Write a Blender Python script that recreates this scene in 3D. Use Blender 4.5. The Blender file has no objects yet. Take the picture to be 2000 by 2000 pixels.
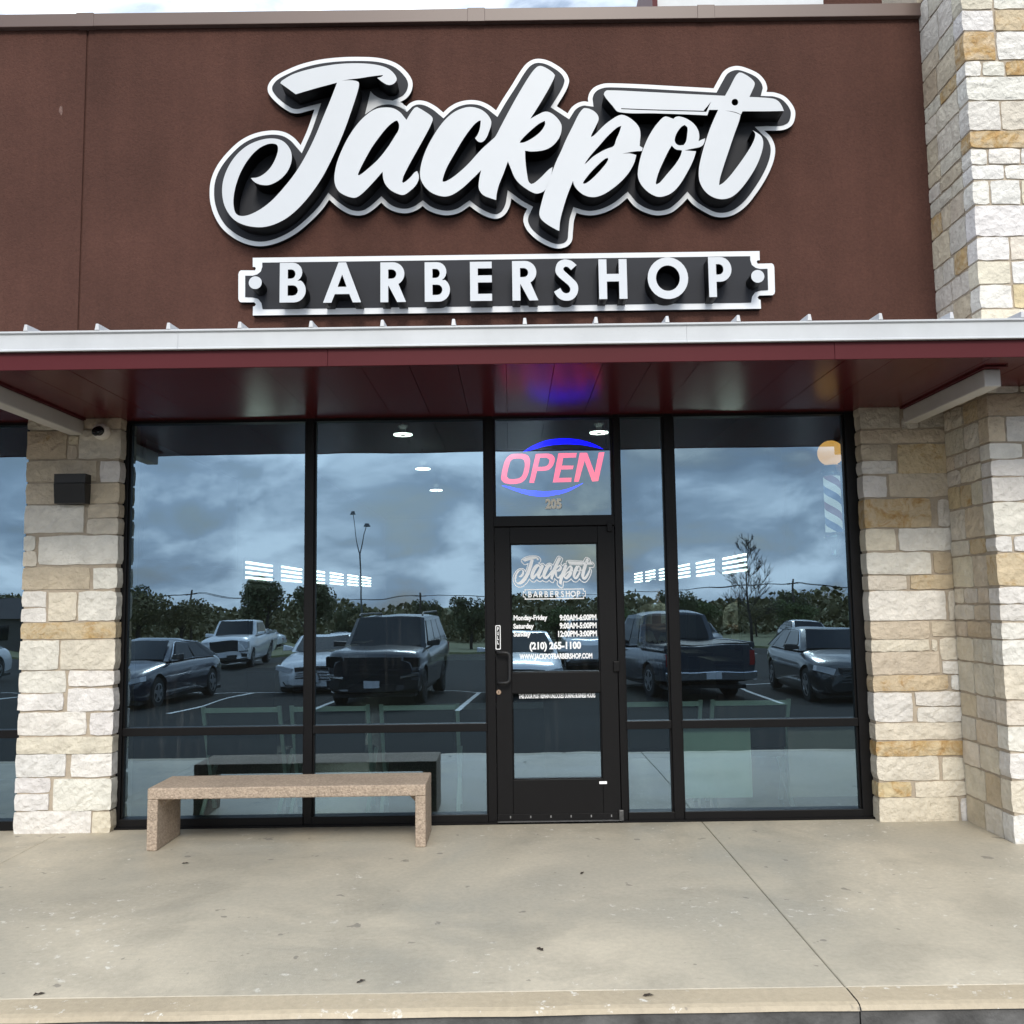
import bpy, math, random
from mathutils import Matrix, Vector
random.seed(7)
rad = math.radians
sc = bpy.context.scene
COL = sc.collection

# ------------------------------------------------------------------ camera
F, YAW, PITCH, ROLL = 1822.548, -0.00202, 0.09641, -0.0140
CAM = Vector((0.0, -6.78142, 1.54701))
RM = Matrix.Rotation(YAW, 3, 'Z') @ Matrix.Rotation(math.pi / 2 + PITCH, 3, 'X') @ Matrix.Rotation(ROLL, 3, 'Z')
cd = bpy.data.cameras.new('camera'); cam = bpy.data.objects.new('camera', cd); COL.objects.link(cam)
cam.matrix_world = Matrix.Translation(CAM) @ RM.to_4x4()
cd.sensor_width = 36.0; cd.lens = 36.0 * F / 2000.0; cd.clip_start = 0.05; cd.clip_end = 3000
sc.camera = cam

# ------------------------------------------------------------------ world, sun, exposure
SUN_EL, SUN_AZ = rad(38), rad(176)          # azimuth measured from +Y clockwise: the light comes from behind the camera
w = bpy.data.worlds.new('World'); sc.world = w; w.use_nodes = True
nt = w.node_tree; N = nt.nodes; L = nt.links
for n in list(N): N.remove(n)
def wn(t, **k):
    n = N.new(t)
    for a, b in k.items(): setattr(n, a, b)
    return n
out = wn('ShaderNodeOutputWorld'); bg = wn('ShaderNodeBackground')
sky = wn('ShaderNodeTexSky', sky_type='NISHITA', sun_disc=False, sun_elevation=SUN_EL, sun_rotation=SUN_AZ, air_density=1.2, dust_density=2.0)
tc = wn('ShaderNodeTexCoord'); sep = wn('ShaderNodeSeparateXYZ'); L.new(tc.outputs['Generated'], sep.inputs[0])
cv = wn('ShaderNodeMapping'); L.new(tc.outputs['Generated'], cv.inputs['Vector']); cv.inputs['Scale'].default_value = (1.0, 1.0, 2.3); cv.inputs['Location'].default_value = (0.35, 0.1, 0.6)
n1 = wn('ShaderNodeTexNoise'); n1.inputs['Scale'].default_value = 5.6; n1.inputs['Detail'].default_value = 10; n1.inputs['Roughness'].default_value = 0.55; n1.inputs['Distortion'].default_value = 0.35
L.new(cv.outputs[0], n1.inputs['Vector'])
n2 = wn('ShaderNodeTexNoise'); n2.inputs['Scale'].default_value = 1.7; n2.inputs['Detail'].default_value = 5; n2.inputs['Roughness'].default_value = 0.55
L.new(cv.outputs[0], n2.inputs['Vector'])
mixn = wn('ShaderNodeMath', operation='MULTIPLY_ADD'); L.new(n2.outputs['Fac'], mixn.inputs[0]); mixn.inputs[1].default_value = 0.45
nhalf = wn('ShaderNodeMath', operation='MULTIPLY'); L.new(n1.outputs['Fac'], nhalf.inputs[0]); nhalf.inputs[1].default_value = 1.0
L.new(nhalf.outputs[0], mixn.inputs[2])
cr = wn('ShaderNodeValToRGB'); L.new(mixn.outputs[0], cr.inputs[0])
e = cr.color_ramp.elements
e[0].position = 0.57; e[0].color = (0.15, 0.195, 0.265, 1)
e[1].position = 0.86; e[1].color = (0.98, 1.02, 1.06, 1)
m_ = cr.color_ramp.elements.new(0.72); m_.color = (0.44, 0.50, 0.58, 1)
skm = wn('ShaderNodeVectorMath', operation='SCALE'); L.new(sky.outputs[0], skm.inputs[0]); skm.inputs['Scale'].default_value = 0.11
ov = wn('ShaderNodeMapRange'); L.new(sep.outputs['Z'], ov.inputs[0]); ov.inputs[1].default_value = 0.0; ov.inputs[2].default_value = 1.0; ov.inputs[3].default_value = 1.05; ov.inputs[4].default_value = 1.95   # overcast sky: brighter overhead
cm = wn('ShaderNodeVectorMath', operation='SCALE'); L.new(cr.outputs[0], cm.inputs[0]); L.new(ov.outputs[0], cm.inputs['Scale'])
cover = wn('ShaderNodeMapRange'); L.new(n1.outputs['Fac'], cover.inputs[0]); cover.inputs[1].default_value = 0.30; cover.inputs[2].default_value = 0.46; cover.inputs[3].default_value = 0.62; cover.inputs[4].default_value = 0.96
mx = wn('ShaderNodeMix', data_type='RGBA'); L.new(cover.outputs[0], mx.inputs[0]); L.new(skm.outputs[0], mx.inputs[6]); L.new(cm.outputs[0], mx.inputs[7])
L.new(mx.outputs[2], bg.inputs[0]); bg.inputs[1].default_value = 1.0
L.new(bg.outputs[0], out.inputs[0])

sl = bpy.data.lights.new('sun', 'SUN'); sl.energy = 1.45; sl.angle = rad(18); sl.color = (1.0, 0.93, 0.83)
so = bpy.data.objects.new('sun', sl); COL.objects.link(so)
sd = Vector((math.sin(SUN_AZ) * math.cos(SUN_EL), math.cos(SUN_AZ) * math.cos(SUN_EL), math.sin(SUN_EL)))
so.rotation_euler = sd.to_track_quat('Z', 'Y').to_euler(); so.location = (0, -20, 20)
sc.view_settings.view_transform = 'Standard'; sc.view_settings.look = 'None'; sc.view_settings.gamma = 1.0
sc.view_settings.use_curve_mapping = False
sc.view_settings.exposure = 0.74
sc.render.engine = 'CYCLES'
sc.cycles.max_bounces = 8; sc.cycles.transparent_max_bounces = 12; sc.cycles.caustics_reflective = False; sc.cycles.caustics_refractive = False
sc.cycles.use_denoising = True
sc.cycles.sample_clamp_indirect = 6.0

# ------------------------------------------------------------------ measuring: where a sight line meets a real plane of the place
def P(x, y, Y):
    d = RM @ Vector(((x - 1000) / F, -(y - 1000) / F, -1.0))
    return CAM + d * ((Y - CAM.y) / d.y)
def interp(v, xs, ys):
    if v <= xs[0]: return ys[0]
    for i in range(1, len(xs)):
        if v <= xs[i]: return ys[i-1] + (ys[i] - ys[i-1]) * (v - xs[i-1]) / (xs[i] - xs[i-1])
    return ys[-1]
def gz(y):                                   # height of the lot and field, falling away from the kerb
    return interp(-y, [3.1, 12, 34, 60, 110, 1200], [-0.15, -0.55, -0.95, -1.7, -3.0, -3.0])

# ------------------------------------------------------------------ materials
MATS = {}
def newmat(name):
    m = bpy.data.materials.new(name); m.use_nodes = True; MATS[name] = m
    nt = m.node_tree; b = nt.nodes['Principled BSDF']
    return m, nt, b
def rgba(c): return (c[0], c[1], c[2], 1)
def plain(name, col, rough=0.5, metal=0.0, spec=0.5, coat=0.0, emit=None, es=0.0, var=0.0, vscale=8.0, bump=0.0, bscale=40.0, coords='Object', rvar=0.0):
    m, nt, b = newmat(name)
    b.inputs['Base Color'].default_value = rgba(col); b.inputs['Roughness'].default_value = rough
    b.inputs['Metallic'].default_value = metal; b.inputs['Specular IOR Level'].default_value = spec
    b.inputs['Coat Weight'].default_value = coat; b.inputs['Coat Roughness'].default_value = 0.04
    if emit: b.inputs['Emission Color'].default_value = rgba(emit); b.inputs['Emission Strength'].default_value = es
    if var or bump or rvar:
        t = nt.nodes.new('ShaderNodeTexCoord')
    if var or rvar:
        n = nt.nodes.new('ShaderNodeTexNoise'); n.inputs['Scale'].default_value = vscale; n.inputs['Detail'].default_value = 6; n.inputs['Roughness'].default_value = 0.6
        nt.links.new(t.outputs[coords], n.inputs['Vector'])
    if var:
        r = nt.nodes.new('ShaderNodeMapRange'); r.inputs[1].default_value = 0.3; r.inputs[2].default_value = 0.7; r.inputs[3].default_value = 1 - var; r.inputs[4].default_value = 1 + var
        nt.links.new(n.outputs['Fac'], r.inputs[0])
        s = nt.nodes.new('ShaderNodeVectorMath'); s.operation = 'SCALE'; s.inputs[0].default_value = col[:3]
        nt.links.new(r.outputs[0], s.inputs['Scale']); nt.links.new(s.outputs[0], b.inputs['Base Color'])
    if rvar:
        r = nt.nodes.new('ShaderNodeMapRange'); r.inputs[1].default_value = 0.3; r.inputs[2].default_value = 0.7; r.inputs[3].default_value = max(0.02, rough - rvar); r.inputs[4].default_value = rough + rvar
        nt.links.new(n.outputs['Fac'], r.inputs[0]); nt.links.new(r.outputs[0], b.inputs['Roughness'])
    if bump:
        n = nt.nodes.new('ShaderNodeTexNoise'); n.inputs['Scale'].default_value = bscale; n.inputs['Detail'].default_value = 4
        nt.links.new(t.outputs[coords], n.inputs['Vector'])
        bp = nt.nodes.new('ShaderNodeBump'); bp.inputs['Strength'].default_value = 1.0; bp.inputs['Distance'].default_value = bump
        nt.links.new(n.outputs['Fac'], bp.inputs['Height']); nt.links.new(bp.outputs[0], b.inputs['Normal'])
    return m

class NB:                                     # tiny node builder
    def __init__(s, nt): s.nt = nt
    def n(s, t, ins=None, **k):
        o = s.nt.nodes.new(t)
        for a, v in k.items(): setattr(o, a, v)
        for a, v in (ins or {}).items():
            if hasattr(v, 'is_output'): s.nt.links.new(v, o.inputs[a])
            else: o.inputs[a].default_value = v
        return o
    def noise(s, vec, scale, detail=5, rough=0.55, dist=0.0):
        return s.n('ShaderNodeTexNoise', {'Vector': vec, 'Scale': scale, 'Detail': detail, 'Roughness': rough, 'Distortion': dist}).outputs['Fac']
    def rng(s, v, a, b, c=0.0, d=1.0): return s.n('ShaderNodeMapRange', {0: v, 1: a, 2: b, 3: c, 4: d}).outputs[0]
    def mix(s, f, a, b, mode='MIX'):
        return s.n('ShaderNodeMix', {0: f, 6: a, 7: b}, data_type='RGBA', blend_type=mode).outputs[2]
    def math(s, op, a, b=0.0): return s.n('ShaderNodeMath', {0: a, 1: b}, operation=op).outputs[0]
    def scale(s, v, f): return s.n('ShaderNodeVectorMath', {0: v, 'Scale': f}, operation='SCALE').outputs[0]
    def bump(s, h, dist, strength=1.0): return s.n('ShaderNodeBump', {'Height': h, 'Distance': dist, 'Strength': strength}).outputs[0]

def mat_stucco():
    m, nt, b = newmat('brown_stucco'); q = NB(nt); t = q.n('ShaderNodeTexCoord').outputs['Object']
    big = q.rng(q.noise(t, 0.9, 6, 0.6), 0.3, 0.7, 0.78, 1.18)
    fine = q.rng(q.noise(t, 55, 4), 0.3, 0.7, 0.86, 1.12)
    stv = q.n('ShaderNodeMapping', {'Vector': t, 'Scale': (3.0, 1.0, 0.22)}).outputs[0]
    fine = q.math('MULTIPLY', fine, q.rng(q.noise(stv, 2.2, 5, 0.6), 0.3, 0.7, 0.91, 1.07))
    nt.links.new(q.scale(q.scale((0.083, 0.0375, 0.0280), big), fine), b.inputs['Base Color'])
    b.inputs['Roughness'].default_value = 0.92; b.inputs['Specular IOR Level'].default_value = 0.25
    h = q.math('ADD', q.noise(t, 75, 5, 0.65), q.math('MULTIPLY', q.noise(t, 24, 3), 0.5))
    nt.links.new(q.bump(h, 0.007), b.inputs['Normal']); return m
def mat_stone():
    m, nt, b = newmat('limestone'); q = NB(nt)
    oi = q.n('ShaderNodeObjectInfo'); t = q.n('ShaderNodeTexCoord').outputs['Object']
    off = q.n('ShaderNodeVectorMath', {0: t}, operation='ADD'); rv = q.n('ShaderNodeVectorMath', {0: (37.0, 19.0, 53.0)}, operation='SCALE'); nt.links.new(oi.outputs['Random'], rv.inputs['Scale']); nt.links.new(rv.outputs[0], off.inputs[1])
    v = off.outputs[0]
    tone = q.rng(q.noise(v, 9, 7, 0.62), 0.28, 0.72, 0.84, 1.10)
    c = q.scale(oi.outputs['Color'], tone)
    st = q.noise(v, 7.5, 8, 0.72, 0.8)
    # iron staining: how far it spreads differs from stone to stone (alpha of the object colour)
    thr = q.math('SUBTRACT', 0.80, q.math('MULTIPLY', oi.outputs['Alpha'], 0.46))
    mask = q.math('MULTIPLY', q.n('ShaderNodeClamp', {0: q.math('MULTIPLY', q.math('SUBTRACT', st, thr), 7.0)}).outputs[0], 0.9)
    oc = q.mix(q.rng(q.noise(v, 24, 5), 0.3, 0.7), (0.55, 0.39, 0.18, 1), (0.40, 0.215, 0.07, 1))
    c = q.mix(mask, c, oc)
    sp = q.rng(q.noise(v, 60, 6, 0.7), 0.63, 0.75); c = q.mix(q.math('MULTIPLY', sp, 0.35), c, (0.20, 0.17, 0.13, 1))
    nt.links.new(c, b.inputs['Base Color']); b.inputs['Roughness'].default_value = 0.93; b.inputs['Specular IOR Level'].default_value = 0.2
    vo = q.n('ShaderNodeTexVoronoi', {'Vector': v, 'Scale': 26.0}, feature='F1').outputs['Distance']
    h = q.math('ADD', q.math('MULTIPLY', q.noise(v, 22, 8, 0.66, 0.4), 1.0), q.math('MULTIPLY', vo, 0.35))
    nt.links.new(q.bump(h, 0.020), b.inputs['Normal']); return m
def mat_concrete(name, col, col2, chips=0.0, yellow=0.0):
    m, nt, b = newmat(name); q = NB(nt); t = q.n('ShaderNodeTexCoord').outputs['Object']
    blot = q.noise(t, 0.75, 6, 0.6, 0.6)
    c = q.mix(q.rng(blot, 0.32, 0.68), rgba(col), rgba(col2))
    c = q.mix(q.math('MULTIPLY', q.rng(q.noise(t, 1.5, 7, 0.62, 0.5), 0.50, 0.74), 0.50), c, (col[0] * 0.58, col[1] * 0.59, col[2] * 0.60, 1))
    c = q.mix(q.math('MULTIPLY', q.rng(q.noise(t, 0.55, 4, 0.5, 0.7), 0.46, 0.64), 0.5), c, (col[0] * 1.0, col[1] * 1.02, col[2] * 1.06, 1))
    c = q.scale(c, q.rng(q.noise(t, 34, 6, 0.7), 0.25, 0.75, 0.86, 1.12))
    st = q.n('ShaderNodeMapping', {'Vector': t, 'Scale': (2.2, 14.0, 1.0)}).outputs[0]
    c = q.mix(q.math('MULTIPLY', q.rng(q.noise(st, 2.2, 4, 0.6), 0.66, 0.72), 0.35), c, (0.14, 0.12, 0.10, 1))
    spots = q.math('MULTIPLY', q.rng(q.noise(t, 7.0, 3), 0.685, 0.70), 0.55); c = q.mix(spots, c, (0.11, 0.10, 0.09, 1))
    if chips:
        ch = q.math('MULTIPLY', q.rng(q.noise(t, 15, 6, 0.7), 0.60, 0.64), q.rng(q.noise(t, 1.3, 3), 0.60 - chips * 0.14, 0.66 - chips * 0.14))
        c = q.mix(q.math('MULTIPLY', ch, 0.8), c, (0.68, 0.66, 0.60, 1))
    nt.links.new(c, b.inputs['Base Color'])
    nt.links.new(q.rng(blot, 0.3, 0.7, 0.42, 0.72), b.inputs['Roughness'])
    nt.links.new(q.bump(q.noise(t, 90, 5, 0.7), 0.002), b.inputs['Normal']); return m
def mat_glass(name, refl, tint, rt):
    m, nt, b = newmat(name); nt.nodes.remove(b); q = NB(nt); o = nt.nodes['Material Output']
    tr = q.n('ShaderNodeBsdfTransparent', {0: rgba(tint)}); gl = q.n('ShaderNodeBsdfGlossy', {'Color': rgba(rt), 'Roughness': 0.0})
    wv = q.n('ShaderNodeTexCoord').outputs['Object']
    nt.links.new(q.bump(q.noise(wv, 1.3, 2), 0.0026, 0.5), gl.inputs['Normal'])
    fr = q.n('ShaderNodeFresnel', {'IOR': 1.5}).outputs[0]
    f = q.math('ADD', q.math('MULTIPLY', fr, 0.7), refl)
    mx = q.n('ShaderNodeMixShader', {0: f, 1: tr.outputs[0], 2: gl.outputs[0]})
    sv = q.n('ShaderNodeMapping', {'Vector': wv, 'Scale': (9.0, 1.0, 0.7)}).outputs[0]
    film = q.math('ADD', 0.004, q.math('MULTIPLY', q.rng(q.noise(sv, 3.0, 6, 0.6), 0.5, 0.75), q.math('MULTIPLY', q.rng(q.noise(wv, 1.1, 3), 0.5, 0.7), 0.05)))
    df = q.n('ShaderNodeBsdfDiffuse', {0: (0.6, 0.6, 0.58, 1)}); mf = q.n('ShaderNodeMixShader', {0: film, 1: mx.outputs[0], 2: df.outputs[0]})
    nt.links.new(mf.outputs[0], o.inputs[0]); return m
def mat_clear(name, tint):
    m, nt, b = newmat(name); nt.nodes.remove(b); q = NB(nt); o = nt.nodes['Material Output']
    tr = q.n('ShaderNodeBsdfTransparent', {0: rgba(tint)}); nt.links.new(tr.outputs[0], o.inputs[0]); return m
def mat_aggregate():
    m, nt, b = newmat('exposed_aggregate'); q = NB(nt); t = q.n('ShaderNodeTexCoord').outputs['Object']
    vo = q.n('ShaderNodeTexVoronoi', {'Vector': t, 'Scale': 85.0}, feature='F1')
    rnd = q.n('ShaderNodeSeparateColor', {0: vo.outputs['Color']}).outputs[0]
    c = q.mix(q.rng(rnd, 0.0, 1.0), (0.27, 0.205, 0.16, 1), (0.52, 0.425, 0.345, 1))
    c = q.mix(q.rng(rnd, 0.90, 0.93), c, (0.13, 0.075, 0.055, 1)); c = q.mix(q.rng(rnd, 0.03, 0.02), c, (0.66, 0.55, 0.46, 1))
    c = q.mix(q.rng(vo.outputs['Distance'], 0.0055, 0.0085), c, (0.40, 0.315, 0.24, 1))
    c = q.scale(c, q.rng(q.noise(t, 80, 3), 0.35, 0.65, 0.74, 1.18))
    c = q.scale(c, q.rng(q.noise(t, 3, 5), 0.3, 0.7, 0.88, 1.1))
    nt.links.new(c, b.inputs['Base Color']); b.inputs['Roughness'].default_value = 0.8
    nt.links.new(q.bump(q.math('SUBTRACT', q.noise(t, 110, 4, 0.6), vo.outputs['Distance']), 0.004), b.inputs['Normal']); return m
def mat_asphalt():
    m, nt, b = newmat('asphalt'); q = NB(nt); t = q.n('ShaderNodeTexCoord').outputs['Object']
    c = q.scale((0.0175, 0.018, 0.0175), q.rng(q.noise(t, 0.25, 6, 0.6), 0.3, 0.7, 0.75, 1.3)); c = q.scale(c, q.rng(q.noise(t, 120, 3), 0.3, 0.7, 0.8, 1.2))
    nt.links.new(c, b.inputs['Base Color']); b.inputs['Roughness'].default_value = 0.9; b.inputs['Specular IOR Level'].default_value = 0.12; return m
def mat_grass():
    m, nt, b = newmat('field_grass'); q = NB(nt); t = q.n('ShaderNodeTexCoord').outputs['Object']
    c = q.mix(q.rng(q.noise(t, 0.06, 7, 0.65), 0.35, 0.65), (0.085, 0.10, 0.035, 1), (0.14, 0.135, 0.06, 1)); c = q.scale(c, q.rng(q.noise(t, 2.5, 5), 0.3, 0.7, 0.75, 1.25))
    nt.links.new(c, b.inputs['Base Color']); b.inputs['Roughness'].default_value = 0.95; return m
def mat_leaf(name, a, c2):
    m, nt, b = newmat(name); q = NB(nt); t = q.n('ShaderNodeTexCoord').outputs['Object']
    c = q.mix(q.rng(q.noise(t, 1.2, 3), 0.35, 0.65), rgba(a), rgba(c2)); c = q.scale(c, q.rng(q.noise(t, 9, 2), 0.3, 0.7, 0.6, 1.3))
    nt.links.new(c, b.inputs['Base Color']); b.inputs['Roughness'].default_value = 0.8; return m
def mat_pole_stripe():
    m, nt, b = newmat('barber_stripe'); q = NB(nt); s = q.n('ShaderNodeSeparateXYZ', {0: q.n('ShaderNodeTexCoord').outputs['Object']})
    a = q.math('DIVIDE', q.math('ARCTAN2', s.outputs['Y'], s.outputs['X']), math.pi * 2)
    v = q.math('FRACT', q.math('ADD', q.math('MULTIPLY', s.outputs['Z'], 4.2), q.math('ADD', a, 10.0)))
    cr = q.n('ShaderNodeValToRGB', {0: v}); cr.color_ramp.interpolation = 'CONSTANT'
    e = cr.color_ramp.elements; e[0].color = (0.8, 0.76, 0.72, 1); e[1].position = 0.25; e[1].color = (0.22, 0.05, 0.06, 1)
    x = e.new(0.5); x.color = (0.8, 0.76, 0.72, 1); x = e.new(0.75); x.color = (0.05, 0.09, 0.22, 1)
    nt.links.new(cr.outputs[0], b.inputs['Base Color']); b.inputs['Roughness'].default_value = 0.3
    nt.links.new(cr.outputs[0], b.inputs['Emission Color']); b.inputs['Emission Strength'].default_value = 0.5; return m

M = dict(
    stucco=mat_stucco(), stone=mat_stone(), aggregate=mat_aggregate(), asphalt=mat_asphalt(), grass=mat_grass(),
    mortar=plain('mortar', (0.43, 0.365, 0.285), 0.95, var=0.16, vscale=14, bump=0.004, bscale=90),
    walk=mat_concrete('walk_concrete', (0.350, 0.318, 0.252), (0.555, 0.492, 0.382), chips=0.55),
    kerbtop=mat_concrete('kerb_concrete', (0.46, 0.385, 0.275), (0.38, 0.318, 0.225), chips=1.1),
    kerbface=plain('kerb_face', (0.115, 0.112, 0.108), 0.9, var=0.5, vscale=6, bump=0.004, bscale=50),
    joint=plain('joint_filler', (0.035, 0.03, 0.026), 0.9),
    coping=plain('coping_metal', (0.115, 0.074, 0.062), 0.42, metal=0.0, var=0.05, vscale=1.5),
    frame=plain('dark_bronze_frame', (0.0035, 0.0032, 0.0036), 0.45, spec=0.22, var=0.15, vscale=6),
    doormetal=plain('door_bronze', (0.0045, 0.0042, 0.0046), 0.48, spec=0.22, var=0.12, vscale=5),
    glass=mat_glass('solar_glass', 0.335, (0.42, 0.55, 0.53), (0.555, 0.79, 1.0)),
    clear=mat_clear('glass_back', (0.95, 1.0, 0.98)),
    maroon=plain('maroon_metal', (0.088, 0.0155, 0.0195), 0.5, spec=0.14, var=0.06, vscale=0.8, bump=0.003, bscale=1.4),
    soffit=plain('maroon_soffit', (0.088, 0.0150, 0.0185), 0.22, spec=0.14, var=0.08, vscale=2, bump=0.0015, bscale=3.0),
    gutter=plain('white_gutter', (0.55, 0.57, 0.59), 0.5, var=0.07, vscale=3, bump=0.003, bscale=1.6),
    roofmetal=plain('white_roof', (0.55, 0.56, 0.58), 0.4, var=0.08, vscale=3),
    bracket=plain('painted_steel', (0.56, 0.545, 0.53), 0.55, var=0.05, vscale=4, bump=0.0006, bscale=120),
    sign_white=plain('sign_white', (0.52, 0.545, 0.575), 0.45, var=0.02, vscale=3),
    border_white=plain('border_white', (0.70, 0.725, 0.755), 0.45, var=0.03, vscale=3),
    sign_grey=plain('sign_grey', (0.0205, 0.0225, 0.029), 0.6, spec=0.25, var=0.05, vscale=3),
    sign_black=plain('sign_black', (0.003, 0.003, 0.0035), 0.5, spec=0.2),
    vinyl=plain('white_vinyl', (0.92, 0.93, 0.94), 0.6),
    gold=plain('number_gold', (0.98, 0.93, 0.80), 0.6),
    black=plain('black_plastic', (0.012, 0.012, 0.013), 0.5, var=0.15),
    camwhite=plain('camera_housing', (0.80, 0.76, 0.71), 0.4), lens=plain('lens', (0.004, 0.004, 0.005), 0.06),
    brass=plain('lock_brass', (0.50, 0.36, 0.26), 0.35, metal=0.6), dull=plain('worn_metal', (0.10, 0.10, 0.10), 0.45, metal=0.7, var=0.3, vscale=30),
    alu=plain('threshold_metal', (0.26, 0.26, 0.26), 0.45, metal=0.6, var=0.3, vscale=25),
    red_led=plain('red_led', (0.5, 0.1, 0.12), 0.5, emit=(1.0, 0.035, 0.075), es=2.6), blue_led=plain('blue_led', (0.02, 0.02, 0.4), 0.5, emit=(0.0, 0.0, 1.0), es=7.0),
    lamp=plain('lamp_white', (0.9, 0.9, 0.9), 0.5, emit=(1.0, 0.98, 0.92), es=5.5),
    globe=plain('globe_glass', (0.85, 0.6, 0.3), 0.3, emit=(1.0, 0.42, 0.10), es=1.1), stripe=mat_pole_stripe(), chrome=plain('chrome', (0.75, 0.76, 0.78), 0.12, metal=1.0),
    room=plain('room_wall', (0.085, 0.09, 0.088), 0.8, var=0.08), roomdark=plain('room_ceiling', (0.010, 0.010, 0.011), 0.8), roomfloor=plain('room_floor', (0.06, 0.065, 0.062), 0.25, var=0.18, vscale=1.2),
    chairmetal=plain('chair_metal', (0.75, 0.78, 0.76), 0.45, metal=0.0), pad=plain('black_vinyl', (0.010, 0.010, 0.011), 0.45), timber=plain('dark_timber', (0.05, 0.035, 0.025), 0.5),
    paper=plain('poster_back', (0.75, 0.80, 0.70), 0.8), paperpink=plain('poster_pink', (0.50, 0.38, 0.38), 0.8), mirror=plain('mirror', (0.6, 0.62, 0.62), 0.03, metal=1.0),
    white_line=plain('line_paint', (0.60, 0.60, 0.58), 0.8, var=0.2, vscale=6),
    bark=plain('bark', (0.045, 0.036, 0.030), 0.95, var=0.3), leaf_dark=mat_leaf('leaf_dark', (0.060, 0.075, 0.028), (0.11, 0.11, 0.045)), leaf_mid=mat_leaf('leaf_mid', (0.12, 0.11, 0.045), (0.19, 0.165, 0.075)), leaf_green=mat_leaf('leaf_green', (0.085, 0.115, 0.032), (0.12, 0.14, 0.048)),
    steel=plain('galvanised', (0.12, 0.125, 0.13), 0.5, metal=0.4), wood=plain('pole_wood', (0.07, 0.055, 0.045), 0.9),
    tyre=plain('tyre', (0.012, 0.012, 0.012), 0.85), rim=plain('alloy_rim', (0.45, 0.46, 0.47), 0.3, metal=0.8), rimdark=plain('dark_rim', (0.05, 0.05, 0.055), 0.4, metal=0.6), trim=plain('car_trim', (0.012, 0.012, 0.013), 0.45),
    carglass=plain('car_glass', (0.006, 0.008, 0.010), 0.05, spec=0.35), lightglass=plain('headlamp', (0.55, 0.57, 0.60), 0.12, spec=0.8), tail=plain('tail_lamp', (0.25, 0.01, 0.012), 0.2), plate=plain('number_plate', (0.55, 0.57, 0.60), 0.5),
    p_navy=plain('paint_navy', (0.006, 0.011, 0.028), 0.25, coat=1.0, spec=0.6), p_white=plain('paint_white', (0.70, 0.71, 0.72), 0.3, coat=1.0), p_black=plain('paint_black', (0.011, 0.013, 0.017), 0.3, coat=0.8, spec=0.4), p_grey=plain('paint_graphite', (0.016, 0.018, 0.020), 0.28, coat=0.8, spec=0.4), p_slate=plain('paint_slate', (0.018, 0.026, 0.040), 0.28, coat=0.8), p_silver=plain('paint_silver', (0.30, 0.30, 0.31), 0.3, metal=0.4, coat=1.0),
    skin=plain('skin', (0.36, 0.21, 0.15), 0.6), shirt=plain('beige_shirt', (0.72, 0.66, 0.56), 0.9), shorts=plain('dark_shorts', (0.03, 0.03, 0.035), 0.9), hair=plain('dark_hair', (0.02, 0.015, 0.012), 0.7),
)

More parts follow.
